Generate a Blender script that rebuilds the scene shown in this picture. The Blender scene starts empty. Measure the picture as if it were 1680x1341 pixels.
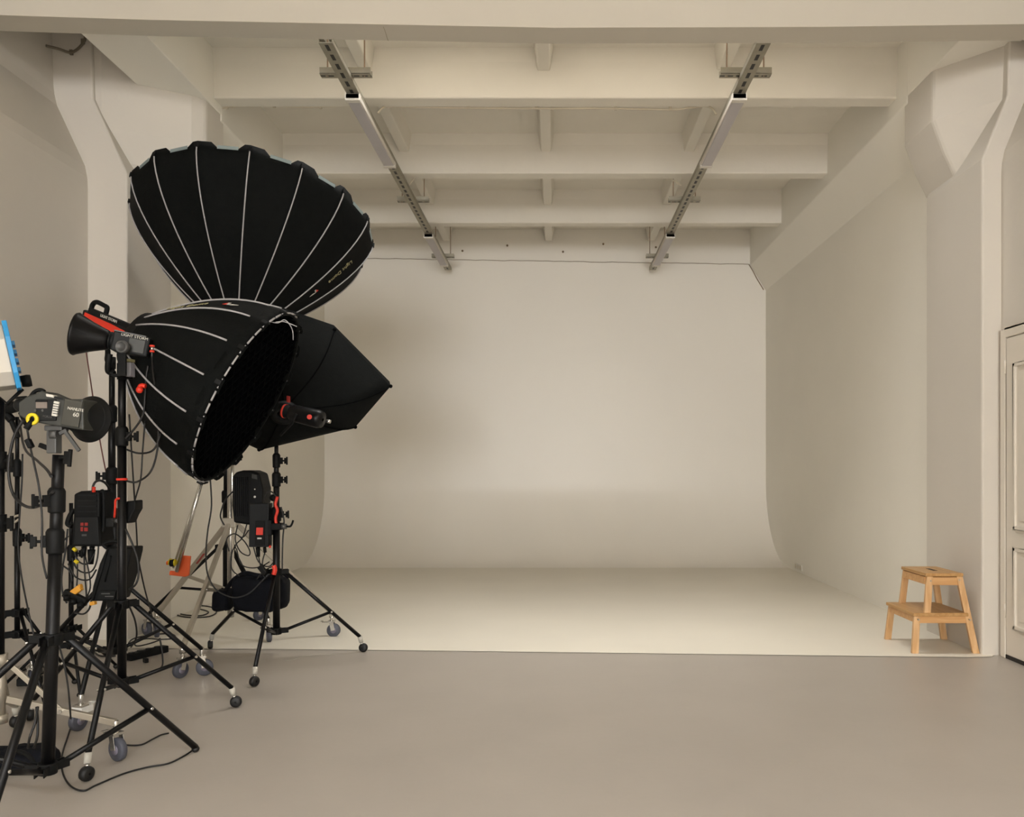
import bpy, bmesh, math, random
from mathutils import Vector, Matrix, Quaternion
random.seed(7)
PI = math.pi
F = 1340.0; VX = 911.0; VY = 768.0; H = 1.17      # focal length in pixels, vanishing point, eye height

# ------------------------------------------------------------------ camera, world, light, exposure
sc = bpy.context.scene
sc.view_settings.view_transform = 'Standard'
sc.view_settings.look = 'None'
sc.view_settings.gamma = 1.0
sc.view_settings.use_curve_mapping = False
sc.view_settings.exposure = 0.27
cam_d = bpy.data.cameras.new('camera')
cam = bpy.data.objects.new('camera', cam_d)
sc.collection.objects.link(cam)
cam_d.sensor_width = 36.0
cam_d.lens = 36.0 * F / 1680.0
cam_d.shift_x = (840.0 - VX) / 1680.0
cam_d.shift_y = (VY - 670.5) / 1680.0
cam.location = (0, 0, H)
cam.rotation_euler = (PI / 2, 0, 0)
cam_d.clip_start = 0.05
sc.camera = cam

world = bpy.data.worlds.new('world'); sc.world = world
world.use_nodes = True
world.node_tree.nodes['Background'].inputs[0].default_value = (0.75, 0.88, 1.0, 1)
world.node_tree.nodes['Background'].inputs[1].default_value = 0.6

def area_light(name, loc, rot, sx, sy, power, col):
    l = bpy.data.lights.new(name, 'AREA'); l.shape = 'RECTANGLE'; l.size = sx; l.size_y = sy
    l.energy = power; l.color = col
    o = bpy.data.objects.new(name, l); sc.collection.objects.link(o)
    o.location = loc; o.rotation_euler = rot
    return o
REAR = -15.0
WINX = (-1.9, 0.0, 1.9)
for wx in WINX:      # daylight through the three tall windows in the wall behind the camera
    area_light('window_and_fill_light', (wx, REAR - 0.32, 1.85), (PI / 2, 0, 0), 1.5, 2.7, 405, (0.97, 0.98, 1.0))
SIDEY = (-4.1, -0.6)
ROOFY = (-8.17, -5.17, -2.17)
for wy in ROOFY:     # overhead fill added to brighten the floor, between the ribs of the hall
    area_light('roof_fill', (-0.1, wy, 4.52), (0, 0, 0), 4.6, 1.0, 520, (0.97, 0.98, 1.0))
wl = area_light('roof_fill', (0, 5.36, 4.60), (0, 0, 0), 3.8, 0.36, 54, (1.0, 0.985, 0.96)); wl.data.spread = math.radians(108)   # fill added to brighten the bay, with no known source
for wy in SIDEY:     # side fill added to even out the hall, set in added window openings
    pw = 53 if wy < -2 else 12
    area_light('window_and_fill_light', (-3.17 - 0.6, wy, 2.0), (0, -PI / 2, 0), 2.3, 2.0, pw, (0.97, 0.98, 1.0))
    area_light('window_and_fill_light', (2.785 + 0.6, wy, 2.0), (0, PI / 2, 0), 2.3, 2.0, pw, (0.97, 0.98, 1.0))

C = sc.collection.objects

# ------------------------------------------------------------------ materials
def lin(c):
    return tuple((x / 12.92 if x <= 0.04045 else ((x + 0.055) / 1.055) ** 2.4) for x in c)
def hexc(h):
    return lin(tuple(int(h[i:i + 2], 16) / 255.0 for i in (0, 2, 4)))
MATS = {}
def mat(name, col, rough=0.6, metal=0.0, var=0.05, scale=6.0, bump=0.0, bscale=60.0, spec=0.5, stretch=None, coat=0.0, sheen=0.0):
    if name in MATS: return MATS[name]
    m = bpy.data.materials.new(name); m.use_nodes = True
    nt = m.node_tree; b = nt.nodes['Principled BSDF']
    c = hexc(col) if isinstance(col, str) else col
    tc = nt.nodes.new('ShaderNodeTexCoord'); mp = nt.nodes.new('ShaderNodeMapping')
    nt.links.new(tc.outputs['Object'], mp.inputs[0])
    if stretch: mp.inputs['Scale'].default_value = stretch
    n = nt.nodes.new('ShaderNodeTexNoise'); n.inputs['Scale'].default_value = scale; n.inputs['Detail'].default_value = 5
    nt.links.new(mp.outputs[0], n.inputs[0])
    r = nt.nodes.new('ShaderNodeValToRGB')
    r.color_ramp.elements[0].position = 0.3; r.color_ramp.elements[1].position = 0.7
    r.color_ramp.elements[0].color = (*[max(0, x * (1 - var)) for x in c], 1)
    r.color_ramp.elements[1].color = (*[min(1, x * (1 + var)) for x in c], 1)
    nt.links.new(n.outputs[0], r.inputs[0]); nt.links.new(r.outputs[0], b.inputs['Base Color'])
    b.inputs['Roughness'].default_value = rough; b.inputs['Metallic'].default_value = metal
    b.inputs['Specular IOR Level'].default_value = spec
    b.inputs['Coat Weight'].default_value = coat
    b.inputs['Sheen Weight'].default_value = sheen
    if bump > 0:
        n2 = nt.nodes.new('ShaderNodeTexNoise'); n2.inputs['Scale'].default_value = bscale; n2.inputs['Detail'].default_value = 4
        nt.links.new(mp.outputs[0], n2.inputs[0])
        bp = nt.nodes.new('ShaderNodeBump'); bp.inputs['Strength'].default_value = bump; bp.inputs['Distance'].default_value = 0.01
        nt.links.new(n2.outputs[0], bp.inputs['Height']); nt.links.new(bp.outputs[0], b.inputs['Normal'])
    MATS[name] = m
    return m
M_WALL = mat('wall_paint_darkened', 'd2cbc0', 0.75, var=0.012, scale=1.3, bump=0.15, bscale=14, spec=0.25)  # same white paint darkened, to hold down the light on hall and columns
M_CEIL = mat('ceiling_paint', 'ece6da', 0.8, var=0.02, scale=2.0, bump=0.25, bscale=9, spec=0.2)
M_BEAM = mat('beam_paint_darkened', 'c6bfb1', 0.8, var=0.02, scale=2.0, bump=0.2, bscale=9, spec=0.2)  # the wall paint darkened further, so the front beam renders less bright
M_BAY = mat('bay_paint_lightened', 'f3eee3', 0.75, var=0.012, scale=1.3, bump=0.12, bscale=14, spec=0.25)  # same paint lightened, so the bay renders brighter
M_CYC = mat('cyclorama_paint', 'f2ece1', 0.38, var=0.012, scale=0.9, bump=0.03, bscale=8, spec=0.5)
M_CYCF = mat('cyclorama_floor_paint', 'e5decf', 0.45, var=0.02, scale=1.5, bump=0.03, bscale=10, spec=0.4)
M_FLOOR = mat('floor_paint', 'a8a096', 0.36, var=0.035, scale=2.2, bump=0.04, bscale=30, spec=0.45)
M_TRIM = mat('trim_paint', 'ddd4c6', 0.5, var=0.01, scale=2)
M_GAP = mat('dark_gap', '2a2520', 0.9)
M_GALV = mat('galvanised_channel', 'a29c8c', 0.5, metal=0.55, var=0.08, scale=14)
def slotted(name, axis, pitch, frac, half):
    """galvanised web with a row of dark slots punched along one axis"""
    m = mat(name, 'a29c8c', 0.5, metal=0.55, var=0.08, scale=14); nt = m.node_tree; b = nt.nodes['Principled BSDF']
    tc = nt.nodes.new('ShaderNodeTexCoord'); sp = nt.nodes.new('ShaderNodeSeparateXYZ'); nt.links.new(tc.outputs['Object'], sp.inputs[0])
    def M(op, a, v=None):
        n = nt.nodes.new('ShaderNodeMath'); n.operation = op; nt.links.new(a, n.inputs[0])
        if v is not None:
            if isinstance(v, float): n.inputs[1].default_value = v
            else: nt.links.new(v, n.inputs[1])
        return n.outputs[0]
    along = sp.outputs[axis]; across = sp.outputs[1 - axis]
    f = M('LESS_THAN', M('FRACT', M('DIVIDE', M('ADD', along, 50.0), pitch)), frac)
    g = M('LESS_THAN', M('ABSOLUTE', across), half)
    k = M('MULTIPLY', f, g)
    old = b.inputs['Base Color'].links[0].from_socket
    mx = nt.nodes.new('ShaderNodeMix'); mx.data_type = 'RGBA'; nt.links.new(k, mx.inputs[0]); nt.links.new(old, mx.inputs[6]); mx.inputs[7].default_value = (.006, .005, .004, 1)
    nt.links.new(mx.outputs[2], b.inputs['Base Color'])
    nt.links.new(M('MULTIPLY', M('SUBTRACT', M('MULTIPLY', k, -1.0), -1.0), 0.55), b.inputs['Metallic'])
    return m
M_SLOTY = slotted('slotted_web', 1, 0.115, 0.62, 0.011)
M_SLOTX = slotted('slotted_cross_web', 0, 0.055, 0.66, 0.008)
M_LAMPW = mat('lamp_housing_white', 'd6cfc4', 0.45)
M_DIFF = mat('lamp_diffuser', 'b9b3b4', 0.4, var=0.02)
M_ROD = mat('rod_steel', 'a08872', 0.5, metal=0.4)
M_CABW = mat('cable_white', 'd3c8b4', 0.5)
M_FAB = mat('black_fabric', '090b0a', 0.8, var=0.25, scale=30, bump=0.2, bscale=120, spec=0.12)
M_FAB2 = mat('black_fabric_grid', '050607', 0.9, var=0.2, scale=30, spec=0.05)
M_FABB = mat('navy_fabric', '090b12', 0.85, var=0.3, scale=20, bump=0.5, bscale=30, spec=0.2, sheen=0.0)
M_PIPE = mat('grey_piping', 'a5a2a2', 0.55, var=0.06, scale=40)
M_SILV = mat('silver_lining', '8d9a9a', 0.45, metal=0.3, var=0.05)
M_BLK = mat('black_metal', '070708', 0.4, var=0.1, scale=30, spec=0.25)
M_BLKM = mat('black_matte', '0a0b0b', 0.6, var=0.15, scale=30, spec=0.2)
M_PLAS = mat('dark_grey_plastic', '121415', 0.55, var=0.08, scale=30, spec=0.25)
M_OLIV = mat('olive_grey_plastic', '2b2c28', 0.5, var=0.08, scale=30)
M_GREY = mat('grey_metal', '4c4c4b', 0.45, metal=0.3, var=0.05)
M_CHR = mat('chrome', 'c9c6bf', 0.22, metal=0.9, var=0.04)
M_SILVER = mat('satin_silver', 'b3ab9c', 0.35, metal=0.6, var=0.05)
M_CAPG = mat('pale_grey_cap', 'b5b1a6', 0.5)
M_RUB = mat('black_rubber', '090909', 0.55)
M_WHL = mat('grey_wheel', '484a54', 0.5, var=0.08, scale=30)
M_WHLC = mat('wheel_hub_lilac', '777280', 0.5)
M_WHTB = mat('white_brake', 'd8d6d0', 0.4)
M_RED = mat('red_plastic', 'd3311c', 0.45, var=0.06)
M_DRED = mat('dark_red_print', '8e1a12', 0.6)
M_YEL = mat('yellow_plastic', 'd9c21c', 0.5)
M_ORG = mat('orange_plastic', 'dd5a22', 0.55, var=0.05)
M_AMB = mat('amber_plastic', 'd9992c', 0.5)
M_BLU = mat('blue_metal', '2f8fc9', 0.4, var=0.05)
M_CAB = mat('black_cable', '0b0a0a', 0.5, var=0.1)
M_BRCAB = mat('red_brown_cable', '5a2620', 0.5)
M_WHTF = mat('white_lamp_shell', 'b9b4aa', 0.35, metal=0.2)
M_PRINT = mat('pale_print', 'c9c6bc', 0.6)
M_GOLDP = mat('olive_print', '9b946c', 0.7)
M_SCR = mat('display', '7a6f66', 0.25)
M_SOCK = mat('socket_white', 'e2ddd2', 0.35)

def wood(name, c1, c2, axis):
    m = bpy.data.materials.new(name); m.use_nodes = True
    nt = m.node_tree; b = nt.nodes['Principled BSDF']
    tc = nt.nodes.new('ShaderNodeTexCoord'); mp = nt.nodes.new('ShaderNodeMapping')
    s = [26, 26, 26]; s[axis] = 2.5; mp.inputs['Scale'].default_value = s
    nt.links.new(tc.outputs['Object'], mp.inputs[0])
    n = nt.nodes.new('ShaderNodeTexNoise'); n.inputs['Scale'].default_value = 1.6; n.inputs['Detail'].default_value = 6; n.inputs['Distortion'].default_value = 0.6
    nt.links.new(mp.outputs[0], n.inputs[0])
    r = nt.nodes.new('ShaderNodeValToRGB'); r.color_ramp.elements[0].position = 0.35; r.color_ramp.elements[1].position = 0.68
    r.color_ramp.elements[0].color = (*hexc(c1), 1); r.color_ramp.elements[1].color = (*hexc(c2), 1)
    nt.links.new(n.outputs[0], r.inputs[0]); nt.links.new(r.outputs[0], b.inputs['Base Color'])
    b.inputs['Roughness'].default_value = 0.42
    return m
M_WOODL = wood('beech_leg', 'c89a66', 'dcb484', 2)
M_WOODT = wood('beech_board', 'ad8049', 'c39862', 1)
M_WOODR = wood('beech_rail', 'c08d54', 'd4a570', 0)

# ------------------------------------------------------------------ mesh helpers
def P(px, py, D):
    """the point of the place seen at a pixel of the photograph, D metres in front of the lens"""
    return Vector(((px - VX) / F * D, D, H - (py - VY) / F * D))
def G(px, py):
    """the point of the floor seen at a pixel"""
    D = H * F / (py - VY)
    return Vector(((px - VX) / F * D, D, 0.0))

def basis(d):
    d = d.normalized()
    a = Vector((0, 0, 1)) if abs(d.z) < 0.95 else Vector((1, 0, 0))
    u = d.cross(a).normalized(); w = u.cross(d).normalized()
    return u, w

class MB:
    def __init__(s): s.v = []; s.f = []; s.sm = []
    def add(s, vs, fs, smooth=False):
        o = len(s.v); s.v += [Vector(x) for x in vs]
        for f in fs: s.f.append([o + i for i in f]); s.sm.append(smooth)
        return s
    def box(s, a, b):
        x0, y0, z0 = a; x1, y1, z1 = b
        x0, x1 = min(x0, x1), max(x0, x1); y0, y1 = min(y0, y1), max(y0, y1); z0, z1 = min(z0, z1), max(z0, z1)
        vs = [(x0, y0, z0), (x1, y0, z0), (x1, y1, z0), (x0, y1, z0), (x0, y0, z1), (x1, y0, z1), (x1, y1, z1), (x0, y1, z1)]
        return s.add(vs, [(0, 3, 2, 1), (4, 5, 6, 7), (0, 1, 5, 4), (1, 2, 6, 5), (2, 3, 7, 6), (3, 0, 4, 7)])
    def obox(s, c, ax, ay, az, hx, hy, hz):
        """box with its own axes"""
        vs = []
        for k in (-1, 1):
            for (i, j) in ((-1, -1), (1, -1), (1, 1), (-1, 1)):
                vs.append(c + ax * (i * hx) + ay * (j * hy) + az * (k * hz))
        return s.add(vs, [(0, 3, 2, 1), (4, 5, 6, 7), (0, 1, 5, 4), (1, 2, 6, 5), (2, 3, 7, 6), (3, 0, 4, 7)])
    def bar(s, p, q, w, h, up=None):
        """rectangular bar from p to q"""
        p = Vector(p); q = Vector(q); d = (q - p).normalized()
        if up is None: u, v = basis(d)
        else: u = d.cross(Vector(up)).normalized(); v = u.cross(d)
        return s.obox((p + q) / 2, u, v, d, w / 2, h / 2, (q - p).length / 2)
    def ring(s, c, u, w, r, n):
        return [c + u * (r * math.cos(2 * PI * i / n)) + w * (r * math.sin(2 * PI * i / n)) for i in range(n)]
    def cyl(s, p, q, r0, r1=None, n=16, caps=True):
        p = Vector(p); q = Vector(q); r1 = r0 if r1 is None else r1
        u, w = basis(q - p)
        a = s.ring(p, u, w, r0, n); b = s.ring(q, u, w, r1, n)
        s.add(a + b, [(i, (i + 1) % n, n + (i + 1) % n, n + i) for i in range(n)], True)
        if caps:
            s.add(a, [tuple(reversed(range(n)))]); s.add(b, [tuple(range(n))])
        return s
    def lathe(s, c, ax, prof, n=24, close=False):
        """prof: (distance along axis, radius)"""
        ax = Vector(ax).normalized(); u, w = basis(ax); vs = []; fs = []
        for (z, r) in prof: vs += s.ring(Vector(c) + ax * z, u, w, max(r, 1e-4), n)
        for k in range(len(prof) - 1):
            for i in range(n):
                j = (i + 1) % n
                fs.append((k * n + i, k * n + j, (k + 1) * n + j, (k + 1) * n + i))
        return s.add(vs, fs, True)
    def tube(s, pts, r, n=8, caps=True):
        pts = [Vector(p) for p in pts]; vs = []; fs = []
        d0 = (pts[1] - pts[0]).normalized(); u, w = basis(d0)
        for k, p in enumerate(pts):
            a = pts[max(k - 1, 0)]; b = pts[min(k + 1, len(pts) - 1)]
            d = (b - a)
            if d.length < 1e-9: d = d0
            d = d.normalized()
            u = (u - d * u.dot(d));  u = u.normalized() if u.length > 1e-6 else basis(d)[0]
            w = d.cross(u)
            vs += s.ring(p, u, w, r, n)
        for k in range(len(pts) - 1):
            for i in range(n):
                j = (i + 1) % n; fs.append((k * n + i, k * n + j, (k + 1) * n + j, (k + 1) * n + i))
        s.add(vs, fs, True)
        if caps:
            s.add(vs[:n], [tuple(reversed(range(n)))]); s.add(vs[-n:], [tuple(range(n))])
        return s
    def sphere(s, c, r, n=14, m=8, sq=(1, 1, 1)):
        vs = []; fs = []; c = Vector(c)
        for j in range(m + 1):
            t = PI * j / m
            for i in range(n):
                a = 2 * PI * i / n
                vs.append(c + Vector((r * math.sin(t) * math.cos(a) * sq[0], r * math.sin(t) * math.sin(a) * sq[1], r * math.cos(t) * sq[2])))
        for j in range(m):
            for i in range(n):
                k = (i + 1) % n; fs.append((j * n + i, (j + 1) * n + i, (j + 1) * n + k, j * n + k))
        return s.add(vs, fs, True)
    def prism(s, poly, axis, a, b):
        """extrude a closed 2-D outline along world axis from a to b"""
        def pt(p, t):
            if axis == 1: return (p[0], t, p[1])
            if axis == 0: return (t, p[0], p[1])
            return (p[0], p[1], t)
        n = len(poly); vs = [pt(p, a) for p in poly] + [pt(p, b) for p in poly]
        return s.add(vs, [tuple(range(n)), tuple(reversed(range(n, 2 * n)))] + [(i, n + i, n + (i + 1) % n, (i + 1) % n) for i in range(n)])
    def build(s, name, m, parent=None, root=None, bevel=0.0, loc=None):
        off = Vector(root.location) if root is not None else (Vector(loc) if loc is not None else Vector((0, 0, 0)))
        me = bpy.data.meshes.new(name)
        me.from_pydata([tuple(v - off) for v in s.v], [], s.f)
        me.polygons.foreach_set('use_smooth', s.sm)
        bm = bmesh.new(); bm.from_mesh(me); bmesh.ops.remove_doubles(bm, verts=bm.verts, dist=1e-5)
        bmesh.ops.recalc_face_normals(bm, faces=bm.faces); bm.to_mesh(me); bm.free()
        me.materials.append(m)
        o = bpy.data.objects.new(name, me); C.link(o)
        if loc is not None: o.location = loc
        if parent is not None: o.parent = parent
        if bevel > 0:
            md = o.modifiers.new('bevel', 'BEVEL'); md.width = bevel; md.segments = 2; md.limit_method = 'ANGLE'
        return o

def struct(o): o['kind'] = 'structure'; return o
def tag(o, label, cat, group=None):
    o['label'] = label; o['category'] = cat
    if group: o['group'] = group
    return o
def thing(name, label, cat, loc, group=None):
    o = bpy.data.objects.new(name, None); C.link(o); o.location = loc; o.empty_display_size = 0.05
    return tag(o, label, cat, group)

def smooth_path(pts, k=6):
    pts = [Vector(p) for p in pts]; out = []
    for i in range(len(pts) - 1):
        p0 = pts[max(i - 1, 0)]; p1 = pts[i]; p2 = pts[i + 1]; p3 = pts[min(i + 2, len(pts) - 1)]
        for j in range(k):
            t = j / k
            out.append(0.5 * ((2 * p1) + (p2 - p0) * t + (2 * p0 - 5 * p1 + 4 * p2 - p3) * t * t + (3 * p1 - p0 - 3 * p2 + p3) * t ** 3))
    out.append(pts[-1]); return out

# ------------------------------------------------------------------ the room
XR, XL, BACK = 2.72, -2.98, 10.55         # cyclorama walls
PXR, PXL = 2.665, -2.905                  # faces of the concrete columns
NXR, NXL = 2.785, -3.17                   # walls of the near bay
DECK = 4.26
EDGE_L, EDGE_R = 5.27, 5.05               # painted edge of the cyclorama floor

floor = struct(MB().box((-4.2, REAR - 0.4, -0.1), (3.8, BACK + 1.2, 0.0)).build('floor', M_FLOOR))
# cream painted floor of the cyclorama, a coat with its own slanting edge
pf = MB()
edge = [(XL - 0.2, 5.32), (-2.4, 5.27), (-1.9, 5.262), (-1.0, 5.225), (0.0, 5.17), (1.0, 5.115), (2.0, 5.06), (2.55, 5.035), (2.70, 5.05), (2.74, 5.10)]
n = len(edge)
pf.add([(x, y, 0.003) for x, y in edge] + [(x, BACK - 0.99, 0.003) for x, y in edge], [(i, i + 1, n + i + 1, n + i) for i in range(n - 1)])
pf.build('painted_floor', M_CYCF, parent=floor)

# back wall with its cove, radius one metre
RC = 1.0
prof = [(BACK + 0.6, 0.003)]
prof = []
for i in range(25):
    a = PI / 2 * i / 24
    prof.append((BACK - RC + RC * math.sin(a), 0.003 + RC * (1 - math.cos(a))))
prof.append((BACK, 3.84)); prof.append((BACK + 0.02, 3.845)); prof.append((BACK + 0.02, DECK + 0.2))
wb = MB(); vs = []; fs = []
NX = 12
for (y, z) in prof:
    for i in range(NX + 1):
        x = (XL - 0.05) + (XR - XL + 0.1) * i / NX
        zz = z
        if abs(z - 3.84) < 0.01: zz = z + 0.05 - 0.085 * i / NX
        vs.append((x, y, zz))
for k in range(len(prof) - 1):
    for i in range(NX): fs.append((k * (NX + 1) + i, k * (NX + 1) + i + 1, (k + 1) * (NX + 1) + i + 1, (k + 1) * (NX + 1) + i))
wb.add(vs, fs, True)
wall_back = struct(wb.build('wall_back', M_CYC))
md = wall_back.modifiers.new('edge', 'EDGE_SPLIT'); md.split_angle = math.radians(40)
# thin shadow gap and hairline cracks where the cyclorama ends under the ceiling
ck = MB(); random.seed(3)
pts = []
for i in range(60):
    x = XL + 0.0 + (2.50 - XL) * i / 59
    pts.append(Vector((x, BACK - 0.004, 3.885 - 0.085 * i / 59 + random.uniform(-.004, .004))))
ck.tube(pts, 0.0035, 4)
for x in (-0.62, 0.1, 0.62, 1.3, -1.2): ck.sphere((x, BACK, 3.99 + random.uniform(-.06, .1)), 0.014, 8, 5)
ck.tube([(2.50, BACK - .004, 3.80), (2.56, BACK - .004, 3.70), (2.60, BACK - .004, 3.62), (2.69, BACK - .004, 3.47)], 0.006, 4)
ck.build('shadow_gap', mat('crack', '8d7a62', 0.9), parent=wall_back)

# side walls of the cyclorama bay + columns with their bent heads + crane ledges
def side(sign, X, PX, NX_, p0, p1, name, beam0, xz_kink):
    """sign +1 right; p0..p1 depth of the column"""
    w = MB()
    T = 0.4 * sign
    k0, k1, sh = xz_kink
    near = [(NX_, -0.05), (NX_, k0 - .10), (NX_ + .004 * sign, k0 - .03), (NX_ + .02 * sign, k0 + .05), (NX_ + (sh - .02) * sign, k1 - .05), (NX_ + (sh - .002) * sign, k1 + .03), (NX_ + (sh + .004) * sign, k1 + .1), (NX_ + (sh + .02) * sign, DECK + .1), (NX_ + 0.7 * sign, DECK + .1), (NX_ + 0.7 * sign, -0.05)]
    ys = [REAR - .05] + sum([[y - 1.05, y + 1.05] for y in SIDEY], []) + [p0 + .08]
    for i in range(0, len(ys), 2): w.prism(near, 1, ys[i], ys[i + 1])
    for y in SIDEY:                                                                # breast and head of each side window added for the fill
        w.box((NX_, y - 1.05, -.05), (NX_ + .7 * sign, y + 1.05, .80)); w.box((NX_ + .05 * sign, y - 1.05, 3.20), (NX_ + .7 * sign, y + 1.05, DECK + .1))
    wall = struct(w.build(name, M_WALL))
    MB().box((X, p1 - 0.05, -0.05), (X + T, BACK + 0.3, DECK + 0.1)).build('bay_wall', M_BAY, parent=wall)
    c = MB()
    col = [(PX, -0.02), (PX, k0), (PX + sh * sign, k1), (PX + (sh + .02) * sign, DECK + .05), (PX + 0.75 * sign, DECK + .05), (PX + 0.75 * sign, -0.02)]
    c.prism(col, 1, p0, p1)
    c.build('column', M_WALL, parent=wall, bevel=0.012)
    b = MB()
    xin = 2.52 * sign
    led = [(X + .05 * sign, 3.46), (X, 3.46) if sign > 0 else (-2.75, 3.53), (xin, 3.79), (xin, DECK + .05), (X + .05 * sign, DECK + .05)]
    b.prism(led, 1, p1 - .02, BACK + 0.1)
    b.build('crane_ledge', M_BAY, parent=wall, bevel=0.008)
    ub = MB()                                                                      # crane beam running on past the bent column heads
    xo = 2.91 * sign
    ub.prism([(xin, 3.835), (xo, 3.835), (xo, DECK + .05), (xin, DECK + .05)], 1, 4.80, p1 - .021)
    ub.build('crane_beam', M_BAY, parent=wall, bevel=0.006)
    g = MB(); vs = []; fs = []                                                     # corbel growing out of the column to carry the ledge
    ap_ = abs(PX)
    for (y, x) in ((p0 + .03, ap_ + .19), (p0 + .30, 2.60), (p0 + .38, 2.53), (p1 + .05, 2.525)):
        for (xx, z) in ((x, 4.2), (x, 3.50), (x + .08, 3.28), (max(x + .16, ap_ + .04), 3.08), (ap_ + .3, 3.04), (ap_ + .3, 4.2)): vs.append((xx * sign, y, z))
    for k in range(3):
        for i in range(6): fs.append((k * 6 + i, k * 6 + (i + 1) % 6, (k + 1) * 6 + (i + 1) % 6, (k + 1) * 6 + i))
    fs += [tuple(range(6)), tuple(range(18, 24))]
    g.add(vs, fs)
    g.build('corbel', M_WALL, parent=wall, bevel=.02)
    return wall
wall_r = side(1, XR, PXR, NXR, 5.10, 5.87, 'wall_right', 5.46, (3.10, 3.50, 0.16))
wall_l = side(-1, XL, PXL, NXL, 5.54, 6.18, 'wall_left', 5.70, (3.17, 3.68, 0.23))
# ceiling deck and its ribs
ceil = MB(); holes = [(-2.4, 2.2, y - .5, y + .5) for y in ROOFY] + [(-1.92, 1.92, 5.17, 5.55)]  # deck openings added to let the overhead fill through
ya = REAR - .3
for (x0, x1, y0, y1) in holes:
    ceil.box((-4.3, ya, DECK), (4.0, y0, DECK + 0.2)); ceil.box((-4.3, y0, DECK), (x0, y1, DECK + .2)); ceil.box((x1, y0, DECK), (4.0, y1, DECK + .2)); ya = y1
ceil.box((-4.3, ya, DECK), (4.0, BACK + 0.5, DECK + 0.2))
for (x0, x1, y0, y1) in ((-2.0, 2.0, 5.09, 5.17), (-2.0, 2.0, 5.55, 5.63), (-2.0, -1.92, 5.15, 5.57), (1.92, 2.0, 5.15, 5.57)): ceil.box((x0, y0, DECK + .19), (x1, y1, DECK + .36))  # raised rim added to narrow the bay fill
ceiling = struct(ceil.build('ceiling', M_CEIL))
RIBS = (6.03, 7.57, 9.10)
for y in RIBS:
    r = MB(); r.prism([(y - 0.035, DECK + .02), (y - 0.012, DECK - .10), (y, 3.90), (y + 0.15, 3.90), (y + .165, DECK - .10), (y + 0.19, DECK + .02)], 0, -2.54, 2.54)
    r.build('cross_rib', M_CEIL, parent=ceiling, bevel=0.012)
LX = (-1.40, -0.085, 1.24)
bays = [(5.02, 6.03), (6.16, 7.57), (7.70, 9.10), (9.24, BACK)]
for (a, b) in bays:
    for x in LX:
        r = MB(); r.prism([(x - 0.075, DECK + .02), (x - 0.045, 4.10), (x + 0.045, 4.10), (x + 0.075, DECK + .02)], 1, a, b)
        r.build('long_rib', M_CEIL, parent=ceiling, bevel=0.008)
for y in (3.0, 1.5, 0.0, -1.5, -3.0, -4.5, -6.0, -7.5, -9.0, -10.5, -12.0, -13.5):
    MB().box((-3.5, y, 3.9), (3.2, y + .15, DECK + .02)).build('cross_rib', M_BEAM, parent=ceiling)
# the big beam over the mouth of the bay
beam = MB()
bx = [(-4.0, 4.60, 3.749), (-2.3, 4.63, 3.711), (0, 4.65, 3.677), (1.53, 4.65, 3.682), (3.3, 4.63, 3.696)]
n = len(bx)
beam.add([(x, y, z) for x, y, z in bx] + [(x, y + .175, z) for x, y, z in bx] + [(x, y, DECK + 0.05) for x, y, z in bx] + [(x, y + .175, DECK + 0.05) for x, y, z in bx],
         [(i, i + 1, n + i + 1, n + i) for i in range(n - 1)] + [(i, 2 * n + i, 2 * n + i + 1, i + 1) for i in range(n - 1)] + [(n + i, n + i + 1, 3 * n + i + 1, 3 * n + i) for i in range(n - 1)])
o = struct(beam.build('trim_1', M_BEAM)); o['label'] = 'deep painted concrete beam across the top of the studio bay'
MB().tube([P(629, 44, 4.64), P(632, 52, 4.69), P(635, 62, 4.77), P(637, 67, 4.81)], 0.0015, 4).build('crack_line', mat('crack_soft', 'a4967e', 0.9), parent=o)

# near wall behind the camera, with three windows
wr = MB(); W2 = 0.76
xs = [-4.2] + sum([[w - W2, w + W2] for w in WINX], []) + [3.8]
for i in range(0, len(xs), 2): wr.box((xs[i], REAR - 0.3, 0), (xs[i + 1], REAR, DECK + .1))
for w in WINX:
    wr.box((w - W2, REAR - .3, 0), (w + W2, REAR, 0.45)); wr.box((w - W2, REAR - .3, 3.25), (w + W2, REAR, DECK + .1))
struct(wr.build('wall_near', M_WALL))
for i, w in enumerate(WINX):
    f = MB()
    for x in (w - W2 + .03, w, w + W2 - .03): f.box((x - .03, REAR - .2, 0.45), (x + .03, REAR - .14, 3.25))
    for z in (0.48, 1.85, 3.22): f.box((w - W2, REAR - .2, z - .03), (w + W2, REAR - .14, z + .03))
    struct(f.build('window_%d' % (i + 1), M_TRIM))
for i, (x, y) in enumerate([(x, y) for x in (-3.62, 3.23) for y in SIDEY]):  # frames of the side windows added with the fill lights
    f = MB()
    for q in (y - 1.02, y - .34, y + .34, y + 1.02): f.box((x - .03, q - .03, .8), (x + .03, q + .03, 3.2))
    for z in (.83, 2.3, 3.17): f.box((x - .03, y - 1.05, z - .03), (x + .03, y + 1.05, z + .03))
    struct(f.build('window_%d' % (i + 4), M_TRIM))

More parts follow.
